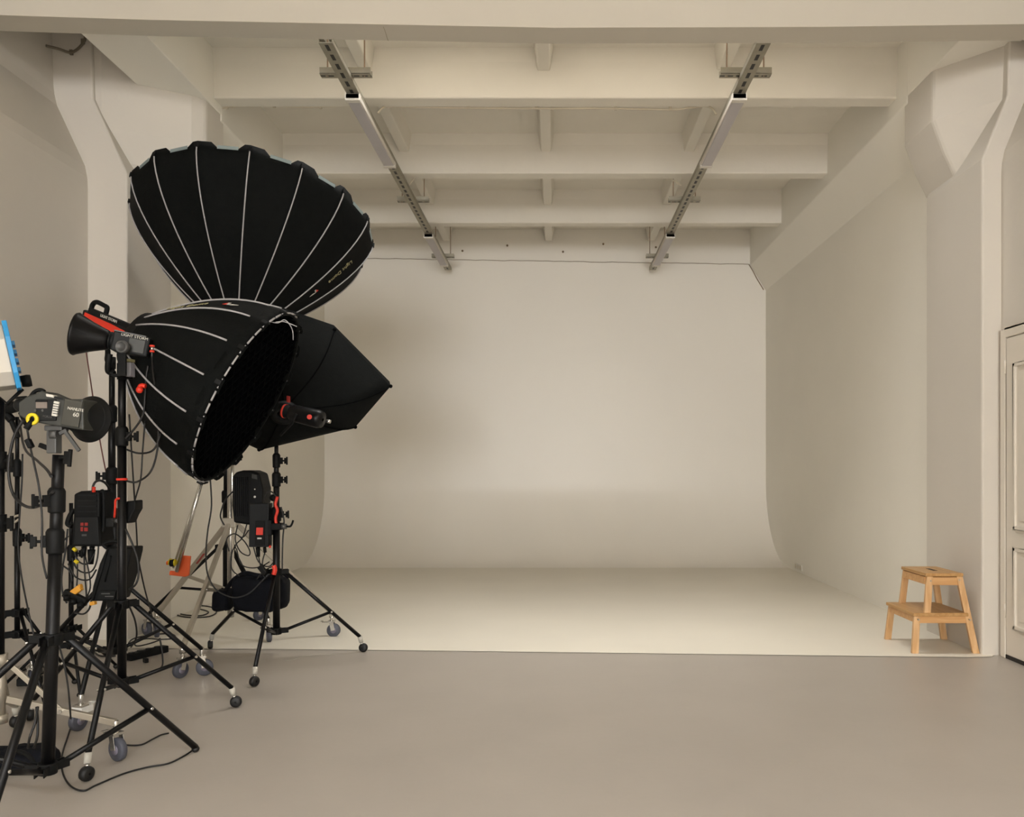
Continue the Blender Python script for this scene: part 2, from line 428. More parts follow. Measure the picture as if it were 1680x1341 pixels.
# panelled door in the right-hand wall
door = thing('door_1', 'x', 'door', (NXR, 4.6, 0)); del door['label']; del door['category']; struct(door)
d0, d1, dz = 4.13, 5.02, 1.97
fr = MB()
fx0, fx1 = NXR - 0.022, NXR + 0.02
fr.box((fx0, d1, 0), (fx1, d1 + .055, dz + .055)); fr.box((fx0, d0 - .06, 0), (fx1, d0, dz + .055)); fr.box((fx0, d0, dz), (fx1, d1, dz + .055))
fr.build('door_frame', M_TRIM, parent=door, root=door, bevel=0.006)
lf = MB().box((NXR - 0.016, d0 + .004, 0.025), (NXR + .01, d1 - .006, dz - .006))
lf.build('door_leaf', M_TRIM, parent=door, root=door, bevel=0.002)
for (z0, z1) in ((0.80, 1.80), (0.20, 0.69)):
    for (a, b) in ((4.64, 4.92), (4.22, 4.52)):
        m = MB(); t = 0.022; x0, x1 = NXR - 0.030, NXR - 0.012
        m.box((x0, a, z0), (x1, a + t, z1)); m.box((x0, b - t, z0), (x1, b, z1)); m.box((x0, a, z0), (x1, b, z0 + t)); m.box((x0, a, z1 - t), (x1, b, z1))
        m.box((NXR - 0.021, a + .05, z0 + .05), (NXR - .01, b - .05, z1 - .05))
        m.build('panel_moulding', M_TRIM, parent=door, root=door, bevel=0.004)
MB().box((NXR - .018, d0, 0.0005), (NXR + .0, d1, .024)).build('threshold_gap', M_GAP, parent=door, root=door)
for z in (0.25, 1.75): MB().cyl((NXR - .022, d1 - .002, z), (NXR - .022, d1 - .002, z + .08), .006).build('hinge', M_TRIM, parent=door, root=door)

# triple socket low on the right wall
s = thing('wall_socket', 'white multi-gang socket plate low on the right cyclorama wall', 'socket', (XR, 9.10, 0.05))
MB().box((XR - .012, 8.98, 0.03), (XR, 9.25, 0.10)).build('cover_plate', M_SOCK, parent=s, root=s, bevel=.003)
for k in range(3): MB().cyl((XR - .015, 9.03 + .085 * k, .065), (XR - .0115, 9.03 + .085 * k, .065), .024, n=16).build('outlet', M_CABW, parent=s, root=s)

# ------------------------------------------------------------------ ceiling channels, hangers, batten lamps
ZR = 3.72
rails = {}
for nm, X0, X1, word in (('l', -1.36, -1.36, 'left'), ('r', 1.235, 1.235, 'right')):
    ch = thing('slotted_channel', 'long grey slotted steel channel hung from the ceiling, %s one' % word, 'ceiling rail', (X0, 7.7, ZR))
    w = 0.041; b = MB(); y0, y1 = 4.83, 10.38
    b.box((X0 - w, y0, ZR - .035), (X0 + w, y1, ZR - .031)); b.box((X0 - w, y0, ZR - .035), (X0 - w + .004, y1, ZR)); b.box((X0 + w - .004, y0, ZR - .035), (X0 + w, y1, ZR))
    b.box((X0 - w, y0, ZR - .004), (X0 - .014, y1, ZR)); b.box((X0 + .014, y0, ZR - .004), (X0 + w, y1, ZR))
    b.build('channel_body', M_GALV, parent=ch, root=ch)
    rails[nm] = ch
    MB().box((X0 - w, y0, ZR - .0365), (X0 + w, y1, ZR - .0345)).build('slotted_web', M_SLOTY, parent=ch, root=ch)
    # batten lamps under the channel
    for (a, c_, wd) in ((5.47, 6.72, 'nearer'), (8.75, 10.0, 'farther')):
        la = thing('batten_lamp', '%s slim white batten lamp under the %s ceiling channel' % (wd, word), 'ceiling lamp', (X0, a, ZR - .04), 'batten lamps')
        hb = MB().box((X0 - .046, a, ZR - .075), (X0 + .046, c_, ZR - .040)); hb.build('housing', M_LAMPW, parent=la, root=la, bevel=.003)
        MB().box((X0 - .040, a + .05, ZR - .083), (X0 + .040, c_ - .05, ZR - .0745)).build('diffuser', M_DIFF, parent=la, root=la, bevel=.003)
        for e in (a, c_ - .045): MB().box((X0 - .05, e, ZR - .086), (X0 + .05, e + .045, ZR - .040)).build('end_cap', M_LAMPW, parent=la, root=la, bevel=.003)
    for k, (y, x0, x1, wd) in enumerate(((5.31, -.165, .165, 'nearest'), (7.82, -.15, .15, 'middle'), (9.90, -.135, .135, 'farthest'))):
        hg = thing('trapeze_hanger', '%s trapeze hanger over the %s ceiling channel' % (wd, word), 'hanger', (X0, y, ZR), 'trapeze hangers')
        b = MB(); b.box((X0 + x0, y - .03, ZR + .001), (X0 + x1, y + .03, ZR + .005)); b.box((X0 + x0, y - .03, ZR + .001), (X0 + x1, y - .026, ZR + .042)); b.box((X0 + x0, y + .026, ZR + .001), (X0 + x1, y + .03, ZR + .042))
        b.build('cross_channel', M_GALV, parent=hg, root=hg)
        MB().box((X0 + x0, y - .03, ZR - .0012), (X0 + x1, y + .03, ZR + .0015)).build('slotted_web', M_SLOTX, parent=hg, root=hg)
        for e in (x0 + .045, x1 - .045):
            b = MB(); b.cyl((X0 + e, y, ZR - .004), (X0 + e, y, DECK + .01), .005, n=8)
            b.cyl((X0 + e, y, ZR + .005), (X0 + e, y, ZR + .05), .012, n=6)
            b.build('threaded_rod', M_ROD, parent=hg, root=hg)

def cable(name, label, pts, r, m, clips=None, k=6, cat='cable'):
    pts = [Vector(p) for p in pts]
    t = thing(name, label, cat, pts[0])
    MB().tube(smooth_path(pts, k), r, 7).build('cable_run', m, parent=t, root=t)
    if clips:
        for c_ in clips: MB().obox(Vector(c_), Vector((1, 0, 0)), Vector((0, 1, 0)), Vector((0, 0, 1)), .010, .008, .016).build('clip', m, parent=t, root=t)
    return t
YB = 6.19
cable('wall_cable', 'white cable clipped under the first ceiling rib and down the left ledge',
      [P(300, 262, 6.0), P(331, 222, 6.15), P(343, 203, 6.18), P(352, 186, YB), P(368, 177, YB), P(400, 174, YB), P(440, 173, YB), P(500, 176, YB), P(560, 174, YB), P(592, 174, YB), P(600, 172, YB)], .006, M_CABW,
      [P(331, 222, 6.15), P(352, 188, YB), P(372, 176, YB), P(450, 173, YB), P(526, 175, YB)])
cable('wall_cable', 'white cable looping between the two channels below the first rib',
      [P(620, 186, 6.1), P(628, 177, 6.15), P(645, 175, YB), P(760, 177, YB), P(880, 178, YB), P(1000, 178, YB), P(1100, 180, YB), P(1130, 177, YB), P(1155, 174, YB), P(1168, 178, 6.15), P(1175, 188, 6.1)], .0075, M_CABW,
      [P(768, 175, YB), P(880, 176, YB), P(1010, 177, YB), P(1100, 178, YB)])
YB2 = 7.74
cable('wall_cable', 'white cable looping between the two channels below the second rib',
      [P(672, 303, 7.6), P(680, 293, 7.7), P(692, 289, YB2), P(800, 290, YB2), P(900, 291, YB2), P(1000, 291, YB2), P(1080, 291, YB2), P(1100, 294, YB2), P(1117, 304, 7.65)], .0085, M_CABW,
      [P(790, 290, YB2), P(900, 290, YB2), P(1010, 290, YB2)])
cable('wall_cable', 'old loose cable end pinned to the left wall under the beam',
      [P(75, 75, 5.35), P(95, 80, 5.40), P(115, 86, 5.50), P(128, 80, 5.53), P(138, 68, 5.53), P(140, 60, 5.53)], .009, mat('grimy_cable', '756a5a', .7), [P(117, 86, 5.52), P(136, 68, 5.53)])

# ------------------------------------------------------------------ step stool
def stool():
    t = thing('step_stool', 'small beech two-step stool against the right-hand wall', 'step stool', (2.44, 5.35, 0.003))
    y0, y1 = 5.165, 5.535
    z0 = .003
    b = MB().box((2.343, y0, .482), (2.582, y1, .503)); top = b.build('top_board', M_WOODT, parent=t, root=t, bevel=.004)
    MB().box((2.452, 5.295, .5025), (2.478, 5.405, .5040)).build('handle_slot', M_GAP, parent=top, root=t)
    MB().add([(2.252, 5.135, .235), (2.60, 5.135, .235), (2.60, 5.565, .235), (2.252, 5.565, .235), (2.252, 5.135, .256), (2.60, 5.135, .256), (2.60, 5.565, .256), (2.252, 5.565, .256)],
             [(0, 3, 2, 1), (4, 5, 6, 7), (0, 1, 5, 4), (1, 2, 6, 5), (2, 3, 7, 6), (3, 0, 4, 7)]).build('step_board', M_WOODT, parent=t, root=t, bevel=.004)
    lw = .042; th = .024
    def leg(pb, pt, nm='leg'):
        pb = Vector(pb); pt = Vector(pt); hw = lw / 2; ht = th / 2
        vs = [(pb.x - hw, pb.y - ht, pb.z), (pb.x + hw, pb.y - ht, pb.z), (pb.x + hw, pb.y + ht, pb.z), (pb.x - hw, pb.y + ht, pb.z),
              (pt.x - hw * .92, pt.y - ht, pt.z), (pt.x + hw * .92, pt.y - ht, pt.z), (pt.x + hw * .92, pt.y + ht, pt.z), (pt.x - hw * .92, pt.y + ht, pt.z)]
        lg = MB().add(vs, [(0, 3, 2, 1), (4, 5, 6, 7), (0, 1, 5, 4), (1, 2, 6, 5), (2, 3, 7, 6), (3, 0, 4, 7)]).build(nm, M_WOODL, parent=t, root=t, bevel=.003)
        return lg
    for s_, yb, yt in ((-1, 5.140, 5.180), (1, 5.560, 5.520)):
        leg((2.645, yb, z0), (2.560, yt, .482))                 # tall rear leg
        lg = leg((2.345, (yt * .52 + yb * .48), .20), (2.372, yt, .482))      # upright between step and top
        l2 = leg((2.262, yb, z0), (2.282, yb - s_ * .02, .236))   # short leg of the step
        MB().bar((2.375, yt, .452), (2.56, yt, .452), .018, .050, up=(0, 0, 1)).build('top_rail', M_WOODR, parent=t, root=t, bevel=.002)
        MB().bar((2.27, yb - s_ * .018, .213), (2.615, yb - s_ * .018, .213), .018, .045, up=(0, 0, 1)).build('step_rail', M_WOODR, parent=t, root=t, bevel=.002)
    MB().box((2.345, 5.19, .43), (2.362, 5.51, .478)).build('cross_rail', M_WOODR, parent=t, root=t, bevel=.002)
    MB().box((2.555, 5.19, .43), (2.572, 5.51, .478)).build('cross_rail', M_WOODR, parent=t, root=t, bevel=.002)
    MB().box((2.262, 5.17, .195), (2.280, 5.53, .234)).build('cross_rail', M_WOODR, parent=t, root=t, bevel=.002)
    for (x, z) in ((2.375, .455), (2.556, .46), (2.285, .215), (2.607, .215)): MB().cyl((x, 5.128 if z < .3 else 5.164, z), (x, 5.15 if z < .3 else 5.18, z), .005, n=10).build('screw_cap', M_SILVER, parent=t, root=t)
stool()

# ================================================================== grip and lighting equipment
UP = Vector((0, 0, 1))
def fr_axes(d, roll=0.0):
    """d along the thing, s sideways (level), t its own up"""
    d = Vector(d).normalized(); s_ = d.cross(UP).normalized(); t_ = s_.cross(d).normalized()
    if roll: q = Quaternion(d, roll); s_ = q @ s_; t_ = q @ t_
    return d, s_, t_

def lettering(txt, name, m, size, origin, right, up, parent, root, depth=0.001):
    cu = bpy.data.curves.new(name, 'FONT'); cu.body = txt; cu.size = size; cu.extrude = depth; cu.align_x = 'CENTER'; cu.align_y = 'CENTER'
    tmp = bpy.data.objects.new(name, cu); C.link(tmp)
    bpy.context.view_layer.update()
    me = bpy.data.meshes.new_from_object(tmp.evaluated_get(bpy.context.evaluated_depsgraph_get()))
    bpy.data.objects.remove(tmp)
    right = Vector(right).normalized(); up = Vector(up).normalized(); nn = right.cross(up).normalized(); up = nn.cross(right)
    M = Matrix((right, up, nn)).transposed().to_4x4(); M.translation = Vector(origin) - Vector(root.location)
    me.transform(M); me.materials.clear(); me.materials.append(m)
    o = bpy.data.objects.new(name, me); C.link(o); o.parent = parent
    return o

# ---------------------------------------------------------------- stands
def knob(p, d, parent, root, m=M_BLKM, s_=1.0):
    """wing knob sticking out of a clamp"""
    p = Vector(p); d = Vector(d).normalized()
    b = MB().cyl(p, p + d * .022 * s_, .007 * s_, n=8)
    _, sx, tz = fr_axes(d) if abs(d.z) < .9 else (d, Vector((1, 0, 0)), Vector((0, 1, 0)))
    b.obox(p + d * .032 * s_, sx, tz, d, .007 * s_, .022 * s_, .012 * s_)
    b.obox(p + d * .040 * s_, sx, tz, d, .005 * s_, .030 * s_, .006 * s_)
    return b.build('knob', m, parent=parent, root=root, bevel=.002)

def castor(pos, kind, parent, root, out):
    """foot under the end of a leg"""
    p = Vector(pos); out = Vector((out[0], out[1], 0)).normalized(); sd = Vector((-out.y, out.x, 0))
    if kind == 'ball':
        MB().cyl(p + UP * .062 - out * .012, p + UP * .10 - out * .022, .013, .015, n=12).build('castor_cap', M_CAPG, parent=parent, root=root)
        MB().cyl(p + UP * .045 - out * .006, p + UP * .064 - out * .012, .008, n=8).build('castor_pin', M_CHR, parent=parent, root=root)
        w = MB(); ax = (sd * .8 + out * .6).normalized()
        w.lathe(p + UP * .028 - ax * .016, ax, [(0, .004), (0, .018), (.004, .026), (.016, .0285), (.028, .026), (.032, .018), (.032, .004)], n=20)
        w.build('castor_wheel', M_RUB, parent=parent, root=root)
    elif kind == 'wheel' or kind == 'brake':
        r = .046; ax = (sd * .85 + out * .5).normalized(); fw = ax.cross(UP).normalized()
        c = p + UP * r + fw * .014
        MB().lathe(c - ax * .014, ax, [(0, .014), (0, .040), (.004, r), (.024, r), (.028, .040), (.028, .014)], n=26).build('castor_wheel', M_WHL, parent=parent, root=root)
        MB().lathe(c - ax * .0165, ax, [(0, .001), (0, .020), (.033, .020), (.033, .001)], n=20).build('wheel_hub', M_WHLC, parent=parent, root=root)
        f = MB(); t0 = p + UP * (2 * r + .016)
        for k in (-1, 1):
            f.bar(c + ax * (.021 * k), t0 + ax * (.021 * k), .028, .003, up=ax)
        f.obox(t0, ax, fw, UP, .024, .022, .005)
        f.cyl(t0, t0 + UP * .05, .011, n=12)
        f.build('castor_fork', M_CHR, parent=parent, root=root, bevel=.001)
        b = MB(); q = t0 + UP * (-.006)
        b.obox(q - fw * .034, ax, fw, UP, .012, .030, .003)
        b.obox(q - fw * .066 + UP * .006, ax, fw, UP, .016, .008, .002)
        if kind == 'brake': b.obox(q - UP * .012 - fw * .01, ax, fw, UP, .027, .034, .014)
        b.build('brake_lever', M_WHTB if kind == 'brake' else M_CHR, parent=parent, root=root, bevel=.002)
    else:
        MB().sphere(p + UP * .014, .016, 12, 7, (1, 1, .85)).build('rubber_tip', M_RUB, parent=parent, root=root)

def stand(name, label, base, top, feet, kinds, collar=.57, low=.21, r=.019, lr=.0115, joints=(), knobs=(), pm=M_BLK, lm=M_BLK, topm=None, ft=.61, r_top=None, lean=(0, 0), group=None, brace_m=None):
    t = thing(name, label, 'light stand', (base[0], base[1], 0), group)
    bz = Vector((base[0], base[1], 0)); ln = Vector((lean[0], lean[1], 0))
    def at(z): return bz + UP * z + ln * z
    zs = [low] + list(joints) + [top]; rt = r_top or r * .62
    nseg = len(zs) - 1
    for k in range(nseg):
        rr = r + (rt - r) * (k / max(1, nseg - 1) if nseg > 1 else 0)
        MB().cyl(at(zs[k] - (.02 if k else 0)), at(zs[k + 1]), rr, n=18).build('pole_section', (topm if (topm and k == nseg - 1) else pm), parent=t, root=t)
        if k < nseg - 1 or False:
            j = MB(); z = zs[k + 1]
            j.lathe(at(z - .055), UP, [(0, rr), (.004, rr + .007), (.075, rr + .008), (.085, rr + .003), (.09, rr * .8)], n=16)
            d = Vector(knobs[k]) if k < len(knobs) else Vector((1, -.3, 0))
            dd = Vector((d[0], d[1], 0)).normalized()
            sd = Vector((-dd.y, dd.x, 0))
            j.obox(at(z - .012) + dd * (rr + .010), sd, dd, UP, .009, .014, .020)
            jo = j.build('joint_collar', M_BLKM, parent=t, root=t, bevel=.002)
            knob(at(z - .012) + dd * (rr + .022), dd, jo, t, M_BLKM, .8)
    # spreaders
    for z, nm, rr in ((collar, 'leg_collar', r + .012), (low + .012, 'brace_collar', r + .010)):
        b = MB().cyl(at(z - .02), at(z + .018), rr, n=14)
        for f in feet:
            d = (Vector((f[0], f[1], 0)) - bz); d.z = 0; d.normalize(); sd = Vector((-d.y, d.x, 0))
            for k in (-1, 1): b.obox(at(z) + d * (rr + .014) + sd * (.0145 * k), sd, d, UP, .0022, .024, .014)
        b.build(nm, M_BLKM, parent=t, root=t, bevel=.002)
    for f, kind in zip(feet, kinds):
        g = Vector((f[0], f[1], 0)); d = (g - bz).normalized()
        a = at(collar) + d * (r + .026)
        h = {'ball': .10, 'wheel': .150, 'brake': .150, 'tip': .02}[kind]
        off = {'ball': .022, 'wheel': 0, 'brake': 0, 'tip': 0}[kind]
        e = g + UP * h - d * off
        lg = MB().cyl(a, e, lr, n=12).build('leg', lm, parent=t, root=t)
        castor(g, kind, lg, t, d)
        m = a + (e - a) * ft
        MB().cyl(at(low + .01) + d * (r + .018), m, lr * .8, n=10).build('brace', brace_m or lm, parent=t, root=t)
        MB().cyl(m - Vector((-d.y, d.x, 0)) * .016, m + Vector((-d.y, d.x, 0)) * .016, .006, n=8).build('rivet', M_CHR, parent=t, root=t)
    return t, at

def sp(px, D): return ((px - VX) / F * D, D)

# S6, the thick stand at the front left
st_front, a6 = stand('light_stand', 'thick black stand nearest the camera, under the grey-olive lamp', (-1.745, 2.80), 1.215,
      [(-1.48, 3.36), (-1.66, 2.33), (-2.38, 2.78)], ['tip', 'tip', 'tip'], collar=.585, low=.13, r=.021, lr=.013,
      joints=(.93, 1.07), knobs=((-1, -.2, 0), (-.6, -.8, 0)), lean=(.035, 0), r_top=.019)
# S3, stand of the reflector lamp
st_refl, a3 = stand('light_stand', 'tall black stand carrying the lamp with the wide black reflector, red strap round its pole', (-1.91, 3.60), 1.60,
      [(-1.56, 3.99), (-1.75, 3.05), (-2.43, 3.78)], ['ball', 'ball', 'ball'], collar=.57, low=.215, r=.0185, joints=(1.32,), knobs=((1, -.1, 0),), r_top=.016)
# S4, stand of the lower deep softbox
st_low, a4 = stand('light_stand', 'tall black stand directly behind the reflector lamp stand, holding the lower softbox', (-2.28, 4.20), 1.72,
      [(-1.99, 4.60), (-2.12, 3.65), (-2.78, 4.34)], ['wheel', 'brake', 'wheel'], collar=.58, low=.22, r=.024, joints=(.93, 1.14, 1.46), knobs=((-1, -.2, 0), (-1, -.1, 0), (-1, 0, 0)), r_top=.014)
# S1, stand with the octagonal softbox
st_oct, a1 = stand('light_stand', 'black wheeled stand at the right of the group, holding the eight-sided softbox', (-1.69, 4.95), 1.33,
      [(-1.22, 5.19), (-1.61, 4.37), (-2.23, 5.28)], ['ball', 'ball', 'ball'], collar=.54, low=.17, r=.021, joints=(.90, 1.11, 1.225), knobs=((1, -.1, 0), (1, -.3, 0), (1, -.2, 0)), r_top=.012)
# S5 black stand behind, S2 silver combination stand of the upper softbox
st_back, a5 = stand('light_stand', 'black stand close behind the silver stand, rearmost of the group', (-2.30, 5.72), 1.35,
      [(-2.84, 5.70), (-1.93, 5.50), (-2.28, 6.25)], ['wheel', 'wheel', 'wheel'], collar=.62, low=.30, r=.027, joints=(.98,), knobs=((1, -.1, 0),), r_top=.022)

def silver_stand():
    t = thing('combination_stand', 'silver wheeled stand with square-section legs in the middle of the group, carrying the upper softbox', 'light stand', (-2.13, 5.31, 0))
    b = Vector((-2.11, 5.31, 0))
    MB().cyl(b + UP * .20, b + UP * 1.28, .021, n=20).build('pole_section', M_CHR, parent=t, root=t)
    MB().cyl(b + UP * 1.24, b + UP * 1.62, .017, n=20).build('pole_section', M_CHR, parent=t, root=t)
    MB().cyl(b + UP * 1.60, b + UP * 1.86, .014, n=20).build('pole_section', M_CHR, parent=t, root=t)
    j = MB().lathe(b + UP * 1.20, UP, [(0, .02), (0, .031), (.075, .031), (.08, .02)], n=16).build('joint_collar', M_SILVER, parent=t, root=t)
    knob(b + UP * 1.24 + Vector((.03, -.01, 0)), (1, -.2, .2), j, t, M_BLKM)
    MB().obox(b + UP * .815, Vector((1, 0, 0)), Vector((0, 1, 0)), UP, .045, .036, .030).build('leg_collar', M_SILVER, parent=t, root=t, bevel=.003)
    MB().obox(b + UP * .375, Vector((1, 0, 0)), Vector((0, 1, 0)), UP, .036, .030, .022).build('brace_collar', M_SILVER, parent=t, root=t, bevel=.003)
    for f, kind in (((-2.74, 5.62), 'wheel'), ((-2.08, 4.56), 'wheel'), ((-1.55, 5.66), 'wheel')):
        g = Vector((f[0], f[1], 0)); d = (g - b).normalized(); sd = Vector((-d.y, d.x, 0))
        a = b + UP * .80 + d * .04; e = g + UP * .165
        lg = MB().bar(a, e, .032, .022, up=sd).build('leg', M_SILVER, parent=t, root=t, bevel=.002)
        castor(g, kind, lg, t, d)
        MB().cyl(e - UP * .03, e + UP * .012, .019, n=12).build('leg_end', M_CHR, parent=lg, root=t)
        m = a + (e - a) * .56
        MB().bar(b + UP * .375 + d * .03, m, .022, .012, up=sd).build('brace', M_SILVER, parent=t, root=t, bevel=.001)
        MB().cyl(m - sd * .02, m + sd * .02, .006, n=8).build('rivet', M_CHR, parent=t, root=t)
silver_stand()

# S7, thin stand at the left edge; S8, small thin stand behind the hanging ballast
stand('light_stand', 'thin black stand near the left edge of the photo, with two small leg collars', (-2.635, 4.0), 1.42,
      [(-2.36, 3.80), (-2.92, 3.72), (-2.60, 4.42)], ['tip', 'tip', 'tip'], collar=.462, low=.345, r=.0125, lr=.008, joints=(.84, 1.18), knobs=((1, -.2, 0), (-1, 0, 0)), ft=.30, r_top=.009)
stand('light_stand', 'short thin black stand behind the hanging ballast with the red square', (-2.62, 4.42), .98,
      [(-2.42, 4.16), (-2.90, 4.28), (-2.56, 4.76)], ['tip', 'tip', 'tip'], collar=.30, low=.20, r=.0125, lr=.008, joints=(.72,), knobs=((1, -.2, 0),), ft=.30, r_top=.010)

# S9, silver based stand at the left edge carrying the blue-rimmed lamp
def low_stand():
    t = thing('combination_stand', 'silver-based stand cut by the left edge of the photo, low flat legs on wheels', 'light stand', (-2.21, 3.25, 0))
    b = Vector((-2.21, 3.25, 0))
    MB().cyl(b + UP * .16, b + UP * .42, .020, n=18).build('pole_section', M_SILVER, parent=t, root=t)
    MB().cyl(b + UP * .40, b + UP * 1.44, .0165, n=18).build('pole_section', M_BLK, parent=t, root=t)
    MB().cyl(b + UP * .38, b + UP * .43, .028, n=14).build('leg_collar', M_SILVER, parent=t, root=t)
    MB().cyl(b + UP * .155, b + UP * .19, .028, n=14).build('brace_collar', M_SILVER, parent=t, root=t)
    for z in (.95, 1.2):
        j = MB().cyl(b + UP * (z - .035), b + UP * (z + .035), .024, n=14).build('joint_collar', M_BLKM, parent=t, root=t)
        knob(b + UP * z + Vector((.02, -.005, 0)), (1, -.3, 0), j, t)
    for f, kind in (((-1.76, 3.27), 'wheel'), ((-2.43, 3.68), 'ball'), ((-2.40, 2.85), 'wheel')):
        g = Vector((f[0], f[1], 0)); d = (g - b).normalized(); sd = Vector((-d.y, d.x, 0))
        e = g + UP * (.150 if kind == 'wheel' else .10)
        lo = b + UP * .25 + d * .03
        lg = MB().bar(lo, e, .026, .020, up=sd).build('leg', M_SILVER, parent=t, root=t, bevel=.002)
        castor(g, kind, lg, t, d)
        m = lo + (e - lo) * .5
        MB().bar(b + UP * .40 + d * .025, m, .020, .010, up=sd).build('brace', M_SILVER, parent=t, root=t, bevel=.001)
        MB().cyl(m - sd * .018, m + sd * .018, .008, n=8).build('rivet', M_CHR, parent=t, root=t)
low_stand()

# ---------------------------------------------------------------- deep parabolic softboxes
def dome(name, label, Cc, a, u, w, R, L, ph, e, r0, group, tend, pr_, grid=None, n=16, logo=None, logo_rev=False, depth_note=None):
    Cc = Vector(Cc); a = Vector(a).normalized(); u = Vector(u); w = Vector(w); A = Cc - a * L
    t = thing(name, label, 'softbox', A, group)
    def rad(k): return u * math.cos(ph + k * 2 * PI / n) + w * math.sin(ph + k * 2 * PI / n)
    def S(k, s_): return A + a * (L * s_) + rad(k) * (r0 + (R - r0) * (1 - (1 - s_) ** e))
    cols = [0, .13, .26, .38, .58, .78, .89, 1.0]; T = 16
    def PT(k, uu, s_, off=0.0):
        p = S(k, s_) * (1 - uu) + S(k + 1, s_) * uu
        sag = .012 * R * 4 * uu * (1 - uu) * math.sin(PI * min(s_, 1))
        rr = (rad(k) * (1 - uu) + rad(k + 1) * uu).normalized()
        return p - rr * (sag + off)
    sh = MB(); li = MB(); vs = []; fs = []
    for k in range(n):
        m = MB(); vs = []; fs = []; vi = []
        for i in range(T + 1):
            for uu in cols:
                mid = .38 <= uu <= .78
                s_ = i / T
                if i == T: s_ = 1.02 if not mid else 0.98
                s_ = s_
                vs.append(PT(k, uu, min(s_, 1.0)) + (a * (L * (s_ - 1)) if s_ > 1 else Vector((0, 0, 0))))
                vi.append(PT(k, uu, min(s_, .985), .007))
        c = len(cols)
        for i in range(T):
            for j in range(c - 1): fs.append((i * c + j, i * c + j + 1, (i + 1) * c + j + 1, (i + 1) * c + j))
        sh.add(vs, fs, True); li.add(vi, fs, True)
    shell = sh.build('fabric_shell', M_FAB, parent=t, root=t)
    md = shell.modifiers.new('solid', 'SOLIDIFY'); md.thickness = .0025; md.offset = -1
    li.build('silver_lining', M_SILV, parent=t, root=t)
    for k in range(n):                                     # grey edging showing between the black tabs
        m = MB(); vs = []
        for uu in (.38, .58, .78):
            for s_ in (.97, .995): vs.append(PT(k, uu, s_, -.0015 if not grid else 0.001))
        m.add(vs, [(0, 2, 3, 1), (2, 4, 5, 3)]); o = m.build('edge_strip', M_SILV if not grid else M_FAB, parent=t, root=t)
        md = o.modifiers.new('solid', 'SOLIDIFY'); md.thickness = .003
        # rod pocket and piping along the seam
        q = [S(k, tend * i / 14) + rad(k) * .003 for i in range(15)]
        MB().tube(q, pr_, 6).build('piping', M_PIPE, parent=t, root=t)
        q = [S(k, max(.03, i / 10)) - rad(k) * .012 for i in range(11)]
        MB().tube(q, .004, 6).build('rod', M_GREY, parent=t, root=t)
        MB().obox(S(k, .985) + rad(k) * .002, rad(k).cross(a), rad(k), a, .011, .006, .014).build('rod_tip', M_BLKM, parent=t, root=t, bevel=.002)
    MB().lathe(A - a * .03, a, [(0, .055), (0, r0 * .95), (.035, r0 + .006), (.045, r0 + .004), (.045, .055), (0, .055)], n=32).build('mount_ring', M_BLKM, parent=t, root=t)
    if grid:
        zf = L - .004
        # front skirt and egg-crate grid
        g = MB(); Rg = R * .965; step = .055; dirs = [(u + w).normalized(), (u - w).normalized()]
        for q, (p1, p2) in enumerate(((dirs[0], dirs[1]), (dirs[1], dirs[0]))):
            x = -Rg + step / 2
            while x < Rg:
                hl = math.sqrt(max(0, Rg * Rg - x * x)) * .985
                if hl > .02: g.obox(A + a * (zf - .028) + p1 * x, p1, p2, a, .0012, hl, .026)
                x += step
        g.build('honeycomb_grid', M_FAB2, parent=t, root=t)['kind'] = 'stuff'
        MB().lathe(A + a * (zf - .060), a, [(0, .001), (0, R * .955), (.004, R * .955), (.004, .001)], n=48).build('diffuser', mat('black_backed_diffuser', '16171a', 0.9), parent=t, root=t)
        MB().lathe(A + a * (zf - .055), a, [(0, R * .94), (0, R * .975), (.056, R * .985), (.056, R * .955), (.0, R * .94)], n=48).build('grid_border', M_FAB, parent=t, root=t)
        for k in range(48):                                # bright hook-and-loop dashes around the grid's edge
            a0 = 2 * PI * k / 48 + .02; a1 = a0 + 2 * PI / 48 * .78
            am = (a0 + a1) / 2; rv = u * math.cos(am) + w * math.sin(am)
            if rv.y > .12: continue
            pts = [A + a * (zf + .003) + (u * math.cos(a0 + (a1 - a0) * i / 3) + w * math.sin(a0 + (a1 - a0) * i / 3)) * (R * .985) for i in range(4)]
            MB().tube(pts, .0042, 6).build('edge_dash', M_PIPE, parent=t, root=t)
    if logo:
        best = None
        for k in range(n):
            for i in range(4, 19):
                p = PT(k, .5, i / 20); d = (p - Vector((0, 0, H)))
                px = VX + F * p.x / p.y; py = VY - F * (p.z - H) / p.y
                rr = (rad(k) + rad(k + 1)).normalized()
                if d.dot(rr) > 0: continue
                s_ = (px - logo[0]) ** 2 + (py - logo[1]) ** 2
                if best is None or s_ < best[0]: best = (s_, k, i / 20)
        _, k, s_ = best
        def fr(s_):
            p = PT(k, .5, s_); ta = (PT(k, .5, s_ + .03) - PT(k, .5, s_ - .03)).normalized()
            tb = (S(k + 1, s_) - S(k, s_)).normalized(); nn = ta.cross(tb).normalized()
            if nn.dot(p - Vector((0, 0, H))) > 0: nn = -nn
            return p + nn * .005, ta, tb, nn
        p, ta, tb, nn = fr(s_)
        z = logo[2]
        ar = ta; bu = nn.cross(ar).normalized()
        def P2(x, y): return p + ar * (x * z) + bu * (y * z)
        def poly(pts, m_, nm):
            vs = [P2(*q) for q in pts]; k2 = len(vs); vs2 = [v + nn * .0015 for v in vs]
            MB().add(vs + vs2, [tuple(range(k2)), tuple(range(k2, 2 * k2))] + [(i, (i + 1) % k2, k2 + (i + 1) % k2, k2 + i) for i in range(k2)]).build(nm, m_, parent=shell, root=t)
